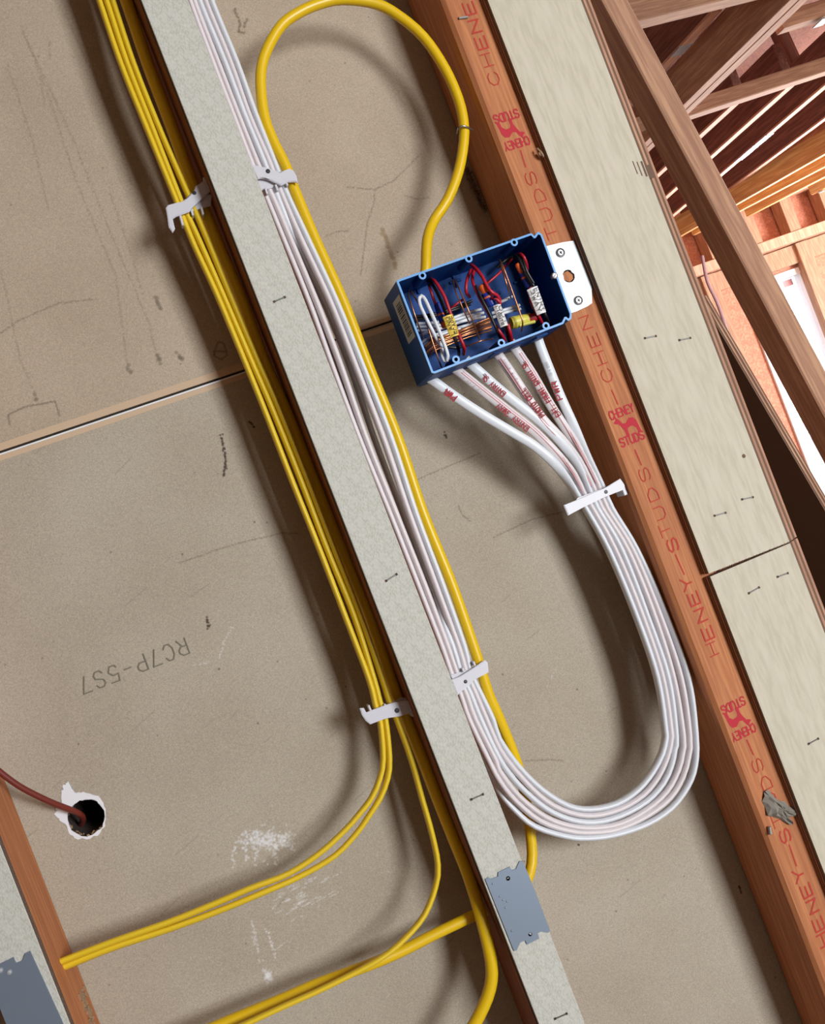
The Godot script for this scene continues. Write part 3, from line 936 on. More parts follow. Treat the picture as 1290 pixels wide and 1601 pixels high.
	# a cable looping along the edge of the opening
	tag(mi("looped_cable", tube(px_path([[1098, 400, -0.3], [1106, 440, -0.3], [1120, 470, -0.3], [1131, 500, -0.3], [1140, 530, -0.3]]), 0.0026, 0.0026, 8), M.stripe_pink), "pale pink cable running down beside the plywood edge", "cable")

# ------------------------------------------------------------------ cables
func cable(called: String, pts: Array, ra: float, rb: float, m: Material, label: String, group := "", pw := 0.75) -> MeshInstance3D:
	var o := mi(called, tube(px_path(pts), ra, rb, 16, pw), m)
	tag(o, label, "cable", group)
	return o

func build_cables() -> void:
	var zt := 0.06
	var Y: Material = M.yellow_flat_jacket
	var a := [[120, -100, zt, 90], [155, 0, zt, 90], [189, 100, zt, 90], [229, 200, zt, 90], [276, 315, zt, 90], [302, 380, zt, 90], [338.7, 460, zt, 90], [380.5, 560, zt, 90], [413, 640, zt, 90], [456.6, 752, zt, 90], [499, 858, zt, 90], [539, 962, zt, 90], [576, 1060, zt, 90], [587, 1102, zt, 90], [594.6, 1130, zt, 90], [599, 1185, zt, 90], [594, 1216, zt, 88], [581, 1247, zt, 84], [557, 1278, 0.06, 80], [541, 1296, 0.06, 78], [503.7, 1330.7, 0.06, 74], [452.5, 1365, 0.06, 70], [391, 1389, 0.06, 66], [340, 1411, 0.058, 64], [266, 1441, 0.056, 62], [173, 1473.6, 0.054, 60], [92.4, 1504.6, 0.052, 58], [70, 1513, 0.052, 58]]
	cable("yellow_cable", a, 0.0050, 0.0030, Y, "outermost thin yellow cable on the left, curving into the lower left stud on top", "yellow cables")
	var b := [[131, -100, zt, 90], [166, 0, zt, 90], [199, 100, zt, 90], [238, 200, zt, 90], [283, 315, zt, 90], [297, 345, zt, 90], [313, 380, zt, 90], [348, 460, zt, 90], [391, 560, zt, 90], [425.7, 640, zt, 90], [470.6, 752, zt, 90], [511, 858, zt, 90], [553, 962, zt, 90], [584, 1060, zt, 90], [594, 1098, zt, 90], [602.5, 1125, zt, 90], [608.7, 1185, zt, 90], [606, 1216, zt, 88], [594.6, 1247, zt, 84], [575, 1278, 0.06, 80], [558, 1302, 0.059, 78], [524, 1337.5, 0.059, 74], [469.6, 1370, 0.058, 70], [408, 1397, 0.058, 66], [340, 1425, 0.055, 64], [266, 1452, 0.052, 62], [173, 1483, 0.05, 60], [95.5, 1514, 0.048, 58], [72, 1523, 0.048, 58]]
	cable("yellow_cable", b, 0.0050, 0.0030, Y, "second thin yellow cable from the left, entering the lower left stud underneath", "yellow cables")
	var c := [[143, -100, zt, 90], [176, 0, zt, 90], [209, 100, zt, 90], [248.7, 200, zt, 90], [292, 300, zt, 90], [307, 335, zt, 90], [326, 380, zt, 90], [358.7, 460, zt, 90], [400.5, 560, zt, 90], [436, 640, zt, 90], [481, 752, zt, 90], [522, 858, zt, 90], [563, 962, zt, 90], [597, 1060, zt, 90], [608, 1095, zt, 90], [619.6, 1123, zt, 90], [642, 1185, zt, 90], [659.4, 1247, zt, 90], [675, 1303, zt, 90], [684.5, 1351, zt, 88], [681, 1385, zt, 84], [664, 1429.6, 0.062, 80], [633, 1467, 0.065, 78], [592.4, 1500, 0.067, 75], [510.5, 1543, 0.066, 70], [442, 1574, 0.066, 70], [384, 1601, 0.066, 70], [300, 1640, 0.066, 70], [200, 1685, 0.066, 70]]
	cable("yellow_cable", c, 0.0050, 0.0030, Y, "third thin yellow cable from the left, sweeping out at the bottom edge", "yellow cables")
	var zd := 0.05
	var d := [[163, -90, zd], [197, 0, zd], [231, 100, zd], [267, 195, zd], [301, 290, zd], [323, 338, zd], [340, 380, zd], [374, 460, zd], [411, 560, zd], [446, 640, zd], [491, 752, zd], [534, 858, zd], [577, 962, zd], [610, 1060, zd], [621, 1091, zd], [634.5, 1122, zd], [660, 1185, zd], [683.6, 1247, zd], [706, 1303, 0.052], [732, 1368, 0.058], [752.7, 1436, 0.068], [768, 1504.6, 0.07], [766, 1545.6, 0.07], [749, 1588, 0.07], [725, 1630, 0.07], [690, 1690, 0.07]]
	cable("round_yellow_cable", d, 0.0066, 0.0066, M.yellow_jacket, "thick round yellow cable lying against the dark side of the middle stud", "round yellow cables", 1.0)
	# one round cable: out of the box, round the loop, down beside the white ones and through the stud
	var zf := 0.07
	var f := [[665, 428, 0.082], [666, 417, 0.082], [668, 376, 0.078], [678, 346, zf], [700, 312, zf], [717, 268, zf], [725, 223, zf], [725, 193, zf], [717, 156, zf], [696, 108, zf], [663, 59, zf], [625, 26, zf], [588, 6, zf], [536, -1, zf], [499, 6, zf], [467, 20, zf], [440, 40, zf], [418.6, 75, zf], [409, 105, zf], [408, 140, zf], [414, 185, zf], [428, 222, zf], [446, 258, zf], [460, 295, zf], [492, 372, zf], [537, 472, zf], [577, 575, zf], [622, 685, zf], [662, 803, zf], [706, 912, zf], [742, 1015, zf], [750, 1040, zf], [764, 1085, 0.068], [781.5, 1125, 0.064], [809, 1195, 0.05], [822, 1250, 0.04], [829, 1300, 0.04], [832, 1335, 0.042], [829, 1362, 0.045], [818, 1386, 0.046], [790, 1410, 0.046], [742, 1431, 0.046], [681, 1460, 0.046], [630, 1486, 0.047], [579, 1508, 0.048], [500, 1537, 0.048], [442, 1562, 0.048], [357, 1597, 0.048], [280, 1630, 0.048], [180, 1675, 0.048]]
	cable("round_yellow_cable", f, 0.0058, 0.0058, M.yellow_jacket, "thick yellow cable looping from the blue box down past the white cables", "round yellow cables", 1.0)
	# white cables, numbered outwards from the far side of the turn
	var za := 0.07
	var up := [
		[[330, -60, 0.04], [342, 100, 0.04], [398, 250, 0.04], [445, 370, 0.036], [488, 472, 0.034], [524, 560, 0.032], [566, 685, 0.03], [612, 800, 0.03], [654, 912, 0.032], [690, 1010, 0.034], [722, 1100, 0.042], [752.6, 1187, 0.05], [780, 1237, 0.058]],
		[[268, -90, za], [296, 0, za], [333, 100, za], [364, 180, za], [393, 255, za], [413, 302, za], [441, 370, za], [482.5, 472, za], [518, 570, za], [561, 685, za], [609, 803, za], [652, 912, za], [690, 1010, za], [704, 1050, za], [719, 1085, za], [733, 1125, za], [762.7, 1187, za], [780, 1220, za]],
		[[274, -90, za], [302.5, 0, za], [341, 100, za], [372, 180, za], [402, 255, za], [423, 302, za], [452, 370, za], [494.5, 472, za], [532, 570, za], [572, 685, za], [619, 803, za], [662.5, 912, za], [699, 1010, za], [713, 1050, za], [728, 1085, za], [742.5, 1125, za], [773.7, 1187, za], [780, 1205, za]],
		[[282, -90, za], [311, 0, za], [352, 100, za], [382, 180, za], [413, 255, za], [431, 302, za], [460, 370, 0.064], [506, 472, 0.046], [546, 570, 0.04], [585, 685, 0.038], [630, 803, 0.042], [671, 912, 0.054], [707, 1010, za], [719, 1050, za], [735, 1085, za], [751, 1125, za], [780, 1186, za]],
		[[290, -90, za], [320, 0, za], [360.6, 100, za], [389, 180, za], [421, 255, za], [439, 302, za], [468.5, 370, za], [516, 472, za], [555, 570, za], [599, 685, za], [639.5, 803, za], [680, 912, za], [716, 1010, za], [728, 1050, za], [743, 1085, za], [760, 1125, za], [780, 1170.5, za]],
		[[300, -90, za], [330, 0, za], [370.6, 100, za], [399.5, 180, za], [429, 255, za], [447.5, 302, za], [479, 370, za], [526, 472, za], [566, 570, za], [611, 685, za], [650, 803, za], [690.6, 912, za], [725, 1010, za], [734.6, 1050, za], [751, 1085, za], [770, 1125, za], [780, 1155, za]]]
	var turn := [
		[[805.6, 1267.7], [836, 1292], [882, 1306.6], [915.6, 1310], [959, 1305], [1010, 1288], [1048.6, 1262.6], [1074, 1229], [1085.7, 1196], [1087, 1150], [1075, 1060], [1040, 960], [995, 860], [956, 795]],
		[[805.6, 1252], [844, 1283], [887, 1298], [923, 1301], [964, 1296], [1010, 1275], [1046, 1247], [1066.5, 1214], [1075.5, 1181], [1077, 1150], [1063.6, 1060], [1030, 960], [988, 860], [948, 795]],
		[[810.7, 1244.6], [851.6, 1276.6], [890, 1290.7], [928, 1294], [969, 1287], [1010, 1265], [1041, 1237], [1059, 1204], [1066, 1175.6], [1067, 1150], [1052, 1060], [1021, 960], [980, 860], [940, 795]],
		[[810.7, 1227], [851.6, 1262.6], [890, 1280.5], [928, 1285], [969, 1275], [1010, 1252], [1036, 1224], [1048.6, 1196], [1054, 1170.5], [1056, 1150], [1043.6, 1060], [1010, 960], [971, 860], [933, 795]],
		[[810.7, 1211], [851.6, 1251], [890, 1270], [928, 1274.6], [969, 1264], [1005, 1242], [1028, 1214], [1041, 1186], [1047, 1163], [1048.6, 1150], [1035, 1060], [1002, 960], [961, 860], [925, 795]],
		[[810.7, 1198.6], [846.5, 1234], [887, 1259], [923, 1265], [964, 1256], [997, 1234], [1020, 1206], [1034.5, 1178], [1039.6, 1157], [1040.5, 1150], [1027, 1060], [993, 960], [951, 860], [915, 795]]]
	var fan := [
		[[939, 756], [919, 717], [896, 663], [877, 621], [861, 582], [846, 544], [838, 520]],
		[[933, 756], [907, 707], [884, 670], [856, 626], [833, 586], [811, 553], [798, 534]],
		[[926, 761], [903, 719], [877, 686], [849, 656], [826, 624], [803, 589], [783, 560], [770, 540]],
		[[920, 765], [903, 728], [879, 694], [849, 663], [814, 635], [779, 607], [744, 576], [728, 562]],
		[[911, 770], [896, 742], [872, 712], [838, 677], [803, 649], [756, 612], [720, 583], [706, 572]],
		[[903, 775], [886, 749], [868, 726], [837, 698], [803, 677], [756, 649], [710, 619], [681, 598], [664, 586]]]
	var labels := ["outermost white cable of the U-turn, rising to the box's right end", "second white cable from outside of the U-turn, marked front entry", "third white cable from outside of the U-turn, marked photo cell", "fourth white cable from outside of the U-turn, marked entry SL", "fifth white cable from outside of the U-turn, with pink stripes and entry marking", "innermost white cable of the U-turn, ending at the box's left corner"]
	var cables := []
	for i in 6:
		var p := []
		for q in up[i]: p.append([q[0], q[1], q[2], 90])
		var nt: int = turn[i].size()
		for j in nt:
			p.append([turn[i][j][0], turn[i][j][1], 0.062 if i == 0 and j < 1 else 0.066, 90])
		var nf: int = fan[i].size()
		for j in nf:
			var t := smoothstep(0.0, 1.0, (j + 0.3) / 3.0)
			p.append([fan[i][j][0], fan[i][j][1], 0.066 + 0.016 * t, lerpf(90, 8 if i != 2 else 14, t)])
		var m: Material = M.white_jacket_pink if i in [1, 2, 4] else M.white_jacket
		cables.append(cable("white_cable", p, 0.0053, 0.0031, m, labels[i], "white cables"))
	# stripes on three of them, and felt-pen markings on all
	var zc := 0.0866
	for i in [1, 2, 4]:
		for k in 2:
			var pts := []
			for j in fan[i].size() - 1:
				var t := smoothstep(0.0, 1.0, (j + 0.3) / 3.0)
				var phi := deg_to_rad(lerpf(90, 8 if i != 2 else 14, t))
				var high := sqrt(pow(0.0053 * sin(phi), 2) + pow(0.0031 * cos(phi), 2))
				var side := (1.2 + k * 2.4 - (3.6 if i == 2 else 0.0)) * cos(phi)
				pts.append([U(fan[i][j][0] + side, fan[i][j][1] - side * 0.65, 0.066 + 0.016 * t + high - 0.0001), 4.0])
			mi("stripe", tube(smooth(pts, 0.012), 0.0007, 0.0003, 6), M.stripe_pink, cables[i])
	for t in [[5, "PWR", 713, 624, 696, 611, 0.0066, "ink_red"], [4, "ENTRY 3WAY", 826, 672, 777, 633, 0.0064, "ink_red"], [3, "ENTRY SL", 789, 618, 754, 587, 0.0064, "ink_red"], [2, "PHOTO CELL", 850, 651, 817, 608, 0.0060, "ink_red"], [1, "EXT. FRONT ENTRY SL", 874, 651, 817, 566, 0.0060, "ink_red"], [0, "PWR", 876, 626, 865, 596, 0.0064, "ink_red"]]:
		var p0 := U(t[2], t[3], zc + 0.0006)
		var p1 := U(t[4], t[5], zc + 0.0006)
		var u := Vector3.BACK.cross((p1 - p0).normalized()).normalized()
		writing("felt_pen_marking", t[1], p0 - u * t[6] * 0.5, p1 - u * t[6] * 0.5, u, t[6], 0.0014 if t[1].length() < 5 else 0.0011, M[t[7]], cables[t[0]], 0.74)
	for t in [[4, "12-2 WG 600V", 752, 615, 712, 584, 0.0016], [0, "12-2 600V", 862, 588, 853, 566, 0.0022], [2, "12-3 600V", 810, 600, 786, 562, 0.0018]]:
		var p0 := U(t[2], t[3], zc + 0.0003)
		var p1 := U(t[4], t[5], zc + 0.0003)
		var u := Vector3.BACK.cross((p1 - p0).normalized()).normalized()
		writing("jacket_print", t[1], p0 - u * 0.0025, p1 - u * 0.0025, u, t[6], 0.0003, M.ink_grey, cables[t[0]], 0.7)

# ------------------------------------------------------------------ the blue box
const WZ := 0.023                     # the box stands this much proud of where its wires were measured
func wire(pts: Array, ox: float, oy: float, s: float, r: float, m: Material, called: String, label: String, group: String) -> void:
	var p := []
	for q in pts: p.append([U(ox + q[0] / s, oy + q[1] / s, q[2] + WZ), 0.0])
	tag(mi(called, tube(smooth(p, 0.006), r, r, 8), m), label, "wire", group)

func build_box() -> void:
	var zr := 0.130
	var zb := 0.066
	var box := thing("junction_box", U(757, 480, zb))
	tag(box, "open blue plastic junction box full of wires, screwed to the orange stud", "box")
	var outl := poly([[135, 372], [150, 362], [835, 122], [852, 117], [868, 133], [886, 109], [908, 122], [915, 140], [1066, 545], [1064, 572], [1048, 583], [1034, 572], [1022, 598], [338, 862], [322, 858]], 580, 330, 3.3947, zr)
	if Geometry2D.is_polygon_clockwise(outl): outl.reverse()
	var inn: PackedVector2Array = Geometry2D.offset_polygon(outl, -0.0021)[0]
	mi("body", prism(keyhole(outl, inn), zb, zr - 0.0016), M.box_blue, box)
	var rim := mi("rim", prism(keyhole(outl, inn), zr - 0.0016, zr), M.lit_rim_blue, box)
	rim.set_meta("label", "box rim with its lit edge painted pale blue")
	mi("back_plate", prism(outl, zb - 0.002, zb + 0.001), M.box_blue, box)
	# flat skirt step on the left side, as moulded
	var k := 0
	for q in [[660.5, 431, 0, -1], [733, 404.5, 0, -1], [804, 379, 0, -1], [713, 562, 0, 1], [784, 536, 0, 1], [853.7, 509.5, 0, 1]]:
		var c := U(q[0], q[1], zr)
		var st := st_new()
		var ring := circle(Vector2(c.x, c.y), 0.0040, 18)
		prism_into(st, keyhole(ring, circle(Vector2(c.x, c.y), 0.0020, 14)), zr - 0.03, zr - 0.0012)
		var o := mi("screw_boss", done(st), M.box_blue, box)
		mi("boss_face", prism(keyhole(circle(Vector2(c.x, c.y), 0.0040, 18), circle(Vector2(c.x, c.y), 0.0020, 14)), zr - 0.0012, zr + 0.0003), M.lit_rim_blue, o)
		mi("screw_hole", lathe([[0.0021, -0.003], [0.0, -0.003]], c, Vector3.BACK, 12), M.ink_black, o)
		k += 1
	# moulded knock-outs on the floor of the box
	for q in [[640, 410], [700, 400], [762, 420], [690, 480], [800, 400]]:
		var c := U(q[0] + 12, q[1] + 40, zb + 0.002)
		var st := st_new()
		cbox_into(st, c, Vector3(0.014, 0.003, 0.003), 0.0005)
		cbox_into(st, c, Vector3(0.003, 0.014, 0.003), 0.0005)
		mi("moulded_rib", done(st), M.box_blue, box)
	# cable doors along the lower side
	for q in [[700, 580], [737, 566], [776, 552], [806, 540], [842, 528]]:
		var c := U(q[0], q[1], zr - 0.03)
		mi("cable_door", cbox(c, Vector3(0.014, 0.003, 0.022), 0.0006, Basis(Vector3.BACK, 0.03)), M.box_blue, box)
	# barcode label on the left side
	var l0 := U(613, 462, 0.088)
	var sd := (U(676, 584, zr) - U(620, 440, zr)).normalized()
	var off := Vector3.BACK.cross(sd).normalized()
	if off.x > 0: off = -off
	var top_l := U(619.8, 439.6, zr)
	var P := func(t: float, z: float, n: float) -> Vector3: return Vector3(top_l.x, top_l.y, 0) + sd * t + off * n + Vector3(0, 0, z)
	var st := st_new()
	quad(st, P.call(0.012, 0.124, 0.0006), P.call(0.058, 0.124, 0.0006), P.call(0.058, 0.092, 0.0006), P.call(0.012, 0.092, 0.0006))
	var lab := mi("barcode_label", done(st), M.label_paper, box)
	st = st_new()
	var t := 0.018
	while t < 0.052:
		var w := rng.randf_range(0.0006, 0.0018)
		quad(st, P.call(t, 0.119, 0.0009), P.call(t + w, 0.119, 0.0009), P.call(t + w, 0.100, 0.0009), P.call(t, 0.100, 0.0009))
		t += w + rng.randf_range(0.0006, 0.0016)
	mi("bars", done(st), M.ink_black, lab)
	# zinc bracket with a bored hole, on the face of the orange stud
	var zk := 0.0915
	var br := thing("mounting_bracket", U(890, 432, zk))
	tag(br, "silver zinc bracket with a round hole fixing the blue box to the stud", "bracket")
	var bp := poly([[905, 190], [935, 185], [1020, 165], [1075, 157], [1100, 205], [1166, 375], [1172, 400], [1174, 488], [1150, 505], [1090, 533], [1068, 540], [1040, 545]], 580, 330, 3.3947, zk)
	var hc := U(580 + 1050 / 3.3947, 330 + 345 / 3.3947, zk)
	mi("plate", prism(keyhole(bp, circle(Vector2(hc.x, hc.y), 0.0072, 22)), 0.0893, zk), M.zinc, br)
	for q in [[1005, 222], [1100, 475]]:
		var c := U(580 + q[0] / 3.3947, 330 + q[1] / 3.3947, zk)
		var sc := mi("screw", lathe([[0.0, 0.0016], [0.0030, 0.0016], [0.0033, 0.0022], [0.0050, 0.0014], [0.0053, 0.0]], c, Vector3.BACK, 18), M.steel, br)
		st = st_new()
		for an in [0.4, 0.4 + PI / 2]:
			cbox_into(st, c + Vector3(0, 0, 0.0018), Vector3(0.0042, 0.0011, 0.0006), 0.0, Basis(Vector3.BACK, an))
		mi("cross_slot", done(st), M.dark_steel, sc)
	var sc2 := U(867, 431, zr)
	var bs := mi("screw", lathe([[0.0, 0.0012], [0.0022, 0.0013], [0.0034, 0.0008], [0.0037, -0.003]], sc2, Vector3.BACK, 14), M.steel, box)
	mi("cross_slot", cbox(sc2 + Vector3(0, 0, 0.0014), Vector3(0.0036, 0.0009, 0.0006), 0.0, Basis(Vector3.BACK, 0.7)), M.dark_steel, bs)
	# conductors
	var a := [620.0, 380.0, 7.624]
	var b := [740.0, 360.0, 6.789]
	var W := func(src: Array, pts: Array, r: float, m: String, called: String, label: String, group: String) -> void:
		wire(pts, src[0], src[1], src[2], r, M[m], called, label, group)
	var n_c := "bare copper wires in the box"
	W.call(a, [[150, 560, 0.055], [140, 620, 0.08], [165, 700, 0.092], [240, 920, 0.092], [320, 1140, 0.075]], 0.0009, "copper", "copper_wire", "bare copper wire nearest the box's left side", n_c)
	W.call(a, [[180, 570, 0.06], [195, 610, 0.085], [260, 720, 0.096], [350, 930, 0.098], [430, 1180, 0.098], [520, 1440, 0.09], [545, 1480, 0.06]], 0.0009, "copper", "copper_wire", "long bare copper wire left of the white wire loop", n_c)
	W.call(a, [[670, 440, 0.06], [690, 520, 0.085], [720, 620, 0.092], [800, 800, 0.09], [870, 960, 0.075]], 0.0008, "copper", "copper_wire", "short bare copper wire right of the yellow tag", n_c)
	W.call(a, [[690, 440, 0.06], [730, 510, 0.09], [780, 620, 0.098], [880, 860, 0.1], [990, 1150, 0.075]], 0.0009, "copper", "copper_wire", "straight bare copper wire between the yellow and white tags", n_c)
	W.call(b, [[270, 310, 0.07], [285, 350, 0.092], [320, 460, 0.097], [370, 620, 0.095], [400, 720, 0.07]], 0.0009, "copper", "copper_wire", "bare copper wire hooked at the box's upper middle", n_c)
	W.call(b, [[275, 315, 0.075], [300, 350, 0.098], [360, 500, 0.1], [440, 720, 0.1], [500, 890, 0.1], [525, 980, 0.099], [512, 1070, 0.088]], 0.0009, "copper", "copper_wire", "bare copper wire running down to the yellow and red wire nut", n_c)
	for i in 9:
		var o := i * 21.0
		var j := rng.randf_range(-18, 18)
		W.call(a, [[340 + rng.randf_range(-20, 30), 1380 - o, 0.056 + 0.003 * (i % 4)], [430 + j, 1290 - o * 0.9, 0.068], [640, 1200 - o * 0.7 + j * 0.6, 0.066 + 0.003 * (i % 3)], [860, 1115 - o * 0.75 + j * 0.8, 0.064 + 0.004 * ((i + 1) % 3)], [1130 + j, 1040 - o * 0.95, 0.06]], 0.0009, "copper", "copper_wire", "bare copper wire in the bundle along the bottom of the box", n_c)
	W.call(a, [[810, 1235, 0.06], [900, 1210, 0.07], [1010, 1165, 0.075], [1150, 1140, 0.06]], 0.0008, "copper", "copper_wire", "lowest bare copper wire beside the blue floor of the box", n_c)
	# white
	var n_w := "white wires in the box"
	W.call(a, [[545, 1230, 0.085], [500, 1180, 0.094], [420, 1030, 0.1], [335, 860, 0.1], [278, 730, 0.1], [272, 655, 0.099], [300, 628, 0.099], [345, 680, 0.1], [400, 800, 0.101], [480, 980, 0.102], [560, 1180, 0.102], [612, 1340, 0.101], [605, 1405, 0.099], [575, 1412, 0.097], [545, 1350, 0.095], [540, 1260, 0.092]], 0.0020, "white_jacket", "white_wire", "thick white wire folded into a long loop at the box's left end", n_w)
	var wl := [[[240, 960], [520, 940], [820, 840], [1010, 790]], [[245, 1000], [480, 985], [800, 885], [1040, 830]], [[255, 1045], [470, 1030], [800, 930], [1060, 880]], [[300, 1190], [400, 1120], [640, 1040], [910, 960]], [[320, 1225], [430, 1150], [560, 1080], [760, 1020]], [[290, 1100], [420, 1050], [700, 960], [1000, 850]]]
	for i in wl.size():
		var p := []
		for q in wl[i]: p.append([q[0], q[1], 0.062 + 0.003 * (i % 3)])
		p[0][2] = 0.055
		W.call(a, p, 0.0017, "white_jacket", "white_wire", "white wire in the bundle crossing the middle of the box", n_w)
	for q in [[[270, 770], [350, 735], [410, 705]], [[200, 880], [330, 845], [490, 795]], [[210, 925], [340, 875], [500, 835]]]:
		W.call(b, [[q[0][0], q[0][1], 0.064], [q[1][0], q[1][1], 0.068], [q[2][0], q[2][1], 0.064]], 0.0017, "white_jacket", "white_wire", "short white wire beside the blue connector right of centre", n_w)
	# red and black
	var n_r := "red wires in the box"
	W.call(a, [[400, 430, 0.07], [450, 450, 0.092], [510, 530, 0.097], [580, 660, 0.1], [640, 830, 0.1], [700, 990, 0.098], [750, 1110, 0.1], [805, 1240, 0.098], [800, 1325, 0.08]], 0.0019, "red_wire", "red_wire", "red wire passing under the yellow tag", n_r)
	W.call(a, [[380, 470, 0.06], [400, 540, 0.085], [440, 660, 0.085], [470, 740, 0.08]], 0.0016, "red_wire", "red_wire", "red wire entering the left blue connector", n_r)
	W.call(a, [[870, 640, 0.07], [830, 580, 0.08], [840, 440, 0.08], [890, 320, 0.07]], 0.0018, "red_wire", "red_wire", "red wire arching up at the box's centre", n_r)
	W.call(b, [[-20, 370, 0.08], [40, 420, 0.093], [100, 500, 0.098], [150, 600, 0.1], [200, 660, 0.101], [250, 690, 0.098], [285, 745, 0.094]], 0.0020, "red_wire", "red_wire", "red wire bending over the centre connector", n_r)
	W.call(b, [[175, 740, 0.09], [200, 718, 0.098], [250, 735, 0.1], [290, 780, 0.098]], 0.0020, "red_wire", "red_wire", "short red wire hook above the white lights tag", n_r)
	W.call(b, [[20, 400, 0.07], [-10, 520, 0.085], [40, 660, 0.09], [130, 830, 0.092], [230, 1000, 0.092], [310, 1120, 0.09], [335, 1170, 0.08]], 0.0018, "red_wire", "red_wire", "long red wire left of the white lights tag", n_r)
	W.call(b, [[365, 1000, 0.094], [390, 1080, 0.094], [405, 1175, 0.08]], 0.0021, "red_wire", "red_wire", "red wire leaving the lower end of the lights tag", n_r)
	W.call(b, [[470, 255, 0.075], [505, 255, 0.09], [540, 290, 0.094], [565, 360, 0.09], [570, 430, 0.08]], 0.0018, "red_wire", "red_wire", "red wire arching above the right connector", n_r)
	W.call(b, [[600, 590, 0.085], [612, 760, 0.086], [690, 900, 0.09], [740, 1000, 0.08]], 0.0018, "red_wire", "red_wire", "red wire under the rightmost white tag", n_r)
	W.call(b, [[410, 300, 0.065], [290, 440, 0.07], [160, 555, 0.07], [60, 640, 0.065]], 0.0014, "red_wire", "red_wire", "red wire slanting behind the hooked copper wire", n_r)
	W.call(a, [[640, 790, 0.06], [720, 720, 0.066], [800, 670, 0.06]], 0.0013, "red_wire", "red_wire", "thin red wire behind the straight copper wire", n_r)
	var n_b := "black wires in the box"
	W.call(a, [[375, 440, 0.07], [430, 500, 0.088], [490, 600, 0.09], [550, 740, 0.092], [600, 880, 0.092], [690, 1130, 0.094], [735, 1250, 0.09], [745, 1330, 0.075]], 0.0018, "black_wire", "black_wire", "black wire beside the red one under the yellow tag", n_b)
	W.call(b, [[25, 590, 0.09], [90, 730, 0.094], [170, 880, 0.094], [250, 1060, 0.092], [290, 1150, 0.08]], 0.0016, "black_wire", "black_wire", "black wire left of the white lights tag", n_b)
	W.call(b, [[340, 1010, 0.092], [355, 1090, 0.09], [380, 1180, 0.078]], 0.0016, "black_wire", "black_wire", "black wire leaving the lower end of the lights tag", n_b)
	W.call(b, [[440, 270, 0.075], [480, 300, 0.09], [520, 380, 0.094], [570, 480, 0.094], [640, 590, 0.092]], 0.0022, "black_wire", "black_wire", "thick black wire entering the rightmost white tag", n_b)
	W.call(b, [[480, 270, 0.08], [530, 330, 0.094], [570, 440, 0.096], [640, 560, 0.094]], 0.0018, "black_wire", "black_wire", "second black wire entering the rightmost white tag", n_b)
	W.call(b, [[755, 870, 0.092], [780, 930, 0.09], [805, 990, 0.078]], 0.0018, "black_wire", "black_wire", "black wire leaving the rightmost white tag", n_b)
	for q in [[[200, 880], [420, 850], [640, 790], [900, 690]], [[210, 920], [400, 880], [650, 810], [880, 730]], [[480, 1300], [600, 1240], [720, 1250], [820, 1210]]]:
		W.call(a, [[q[0][0], q[0][1], 0.058], [q[1][0], q[1][1], 0.062], [q[2][0], q[2][1], 0.062], [q[3][0], q[3][1], 0.058]], 0.0016, "black_wire", "black_wire", "black wire lying deep in the box among the bundles", n_b)
	W.call(b, [[440, 270, 0.06], [340, 320, 0.066], [250, 400, 0.062]], 0.0018, "black_wire", "black_wire", "black wire curving behind the hooked copper wire", n_b)
	# splicing connectors, blue with an orange end
	connector(U(620 + 485 / 7.624, 380 + 720 / 7.624, 0.103), U(620 + 575 / 7.624, 380 + 1010 / 7.624, 0.107), 0.0040, "blue and orange splice connector left of the yellow tag", 0.45, 0.78)
	connector(U(740 + 200 / 6.789, 360 + 805 / 6.789, 0.113), U(740 + 85 / 6.789, 360 + 575 / 6.789, 0.117), 0.0052, "blue and orange splice connector at the box's centre", 0.4, 0.62)
	connector(U(740 + 600 / 6.789, 360 + 600 / 6.789, 0.109), U(740 + 465 / 6.789, 360 + 350 / 6.789, 0.113), 0.0042, "blue and orange splice connector above the rightmost tag", 0.38, 0.6)
	# yellow and red wire nut
	var nut := thing("wire_nut", U(740 + 400 / 6.789, 360 + 990 / 6.789, 0.107))
	tag(nut, "large yellow and red wire nut near the box's lower right", "wire nut")
	var n0 := U(740 + 400 / 6.789, 360 + 988 / 6.789, 0.107)
	var n1 := U(740 + 690 / 6.789, 360 + 915 / 6.789, 0.107)
	var ax := (n1 - n0).normalized()
	var L := n0.distance_to(n1)
	mi("skirt", lathe([[0.0045, 0.003], [0.0062, 0.0], [0.0068, 0.002], [0.0062, L * 0.45], [0.0052, L * 0.62], [0.0048, L * 0.62]], n0, ax, 18), M.nut_yellow, nut)
	mi("cap", lathe([[0.0046, L * 0.55], [0.0044, L * 0.9], [0.003, L], [0.0, L]], n0, ax, 16), M.nut_red, nut)
	for an in [0.6, 0.6 + PI]:
		var w := ax.cross(Vector3.BACK).normalized() * cos(an) + Vector3.BACK * sin(an)
		mi("wing", cbox(n0 + ax * L * 0.5 + w * 0.006, Vector3(0.003, 0.003, L * 0.6), 0.0006, Basis(w.cross(ax), w, ax)), M.nut_yellow, nut)
	# flag tags with handwriting
	tag_flag([[560, 875], [680, 835], [765, 1085], [655, 1120]], a, 0.1265, M.tag_yellow, "yellow wire tag lettered land scape in the blue box", ["LAND", "SCAPE"], false)
	tag_flag([[220, 795], [300, 775], [380, 1000], [300, 1025]], b, 0.1255, M.tag_white, "white wire tag lettered out lights at the box's centre", ["OUT", "LIGHTS"], true)
	tag_flag([[580, 625], [690, 580], [785, 860], [690, 895]], b, 0.1255, M.tag_white, "white wire tag lettered entry 3way at the box's right end", ["ENTRY", "3WAY"], true)

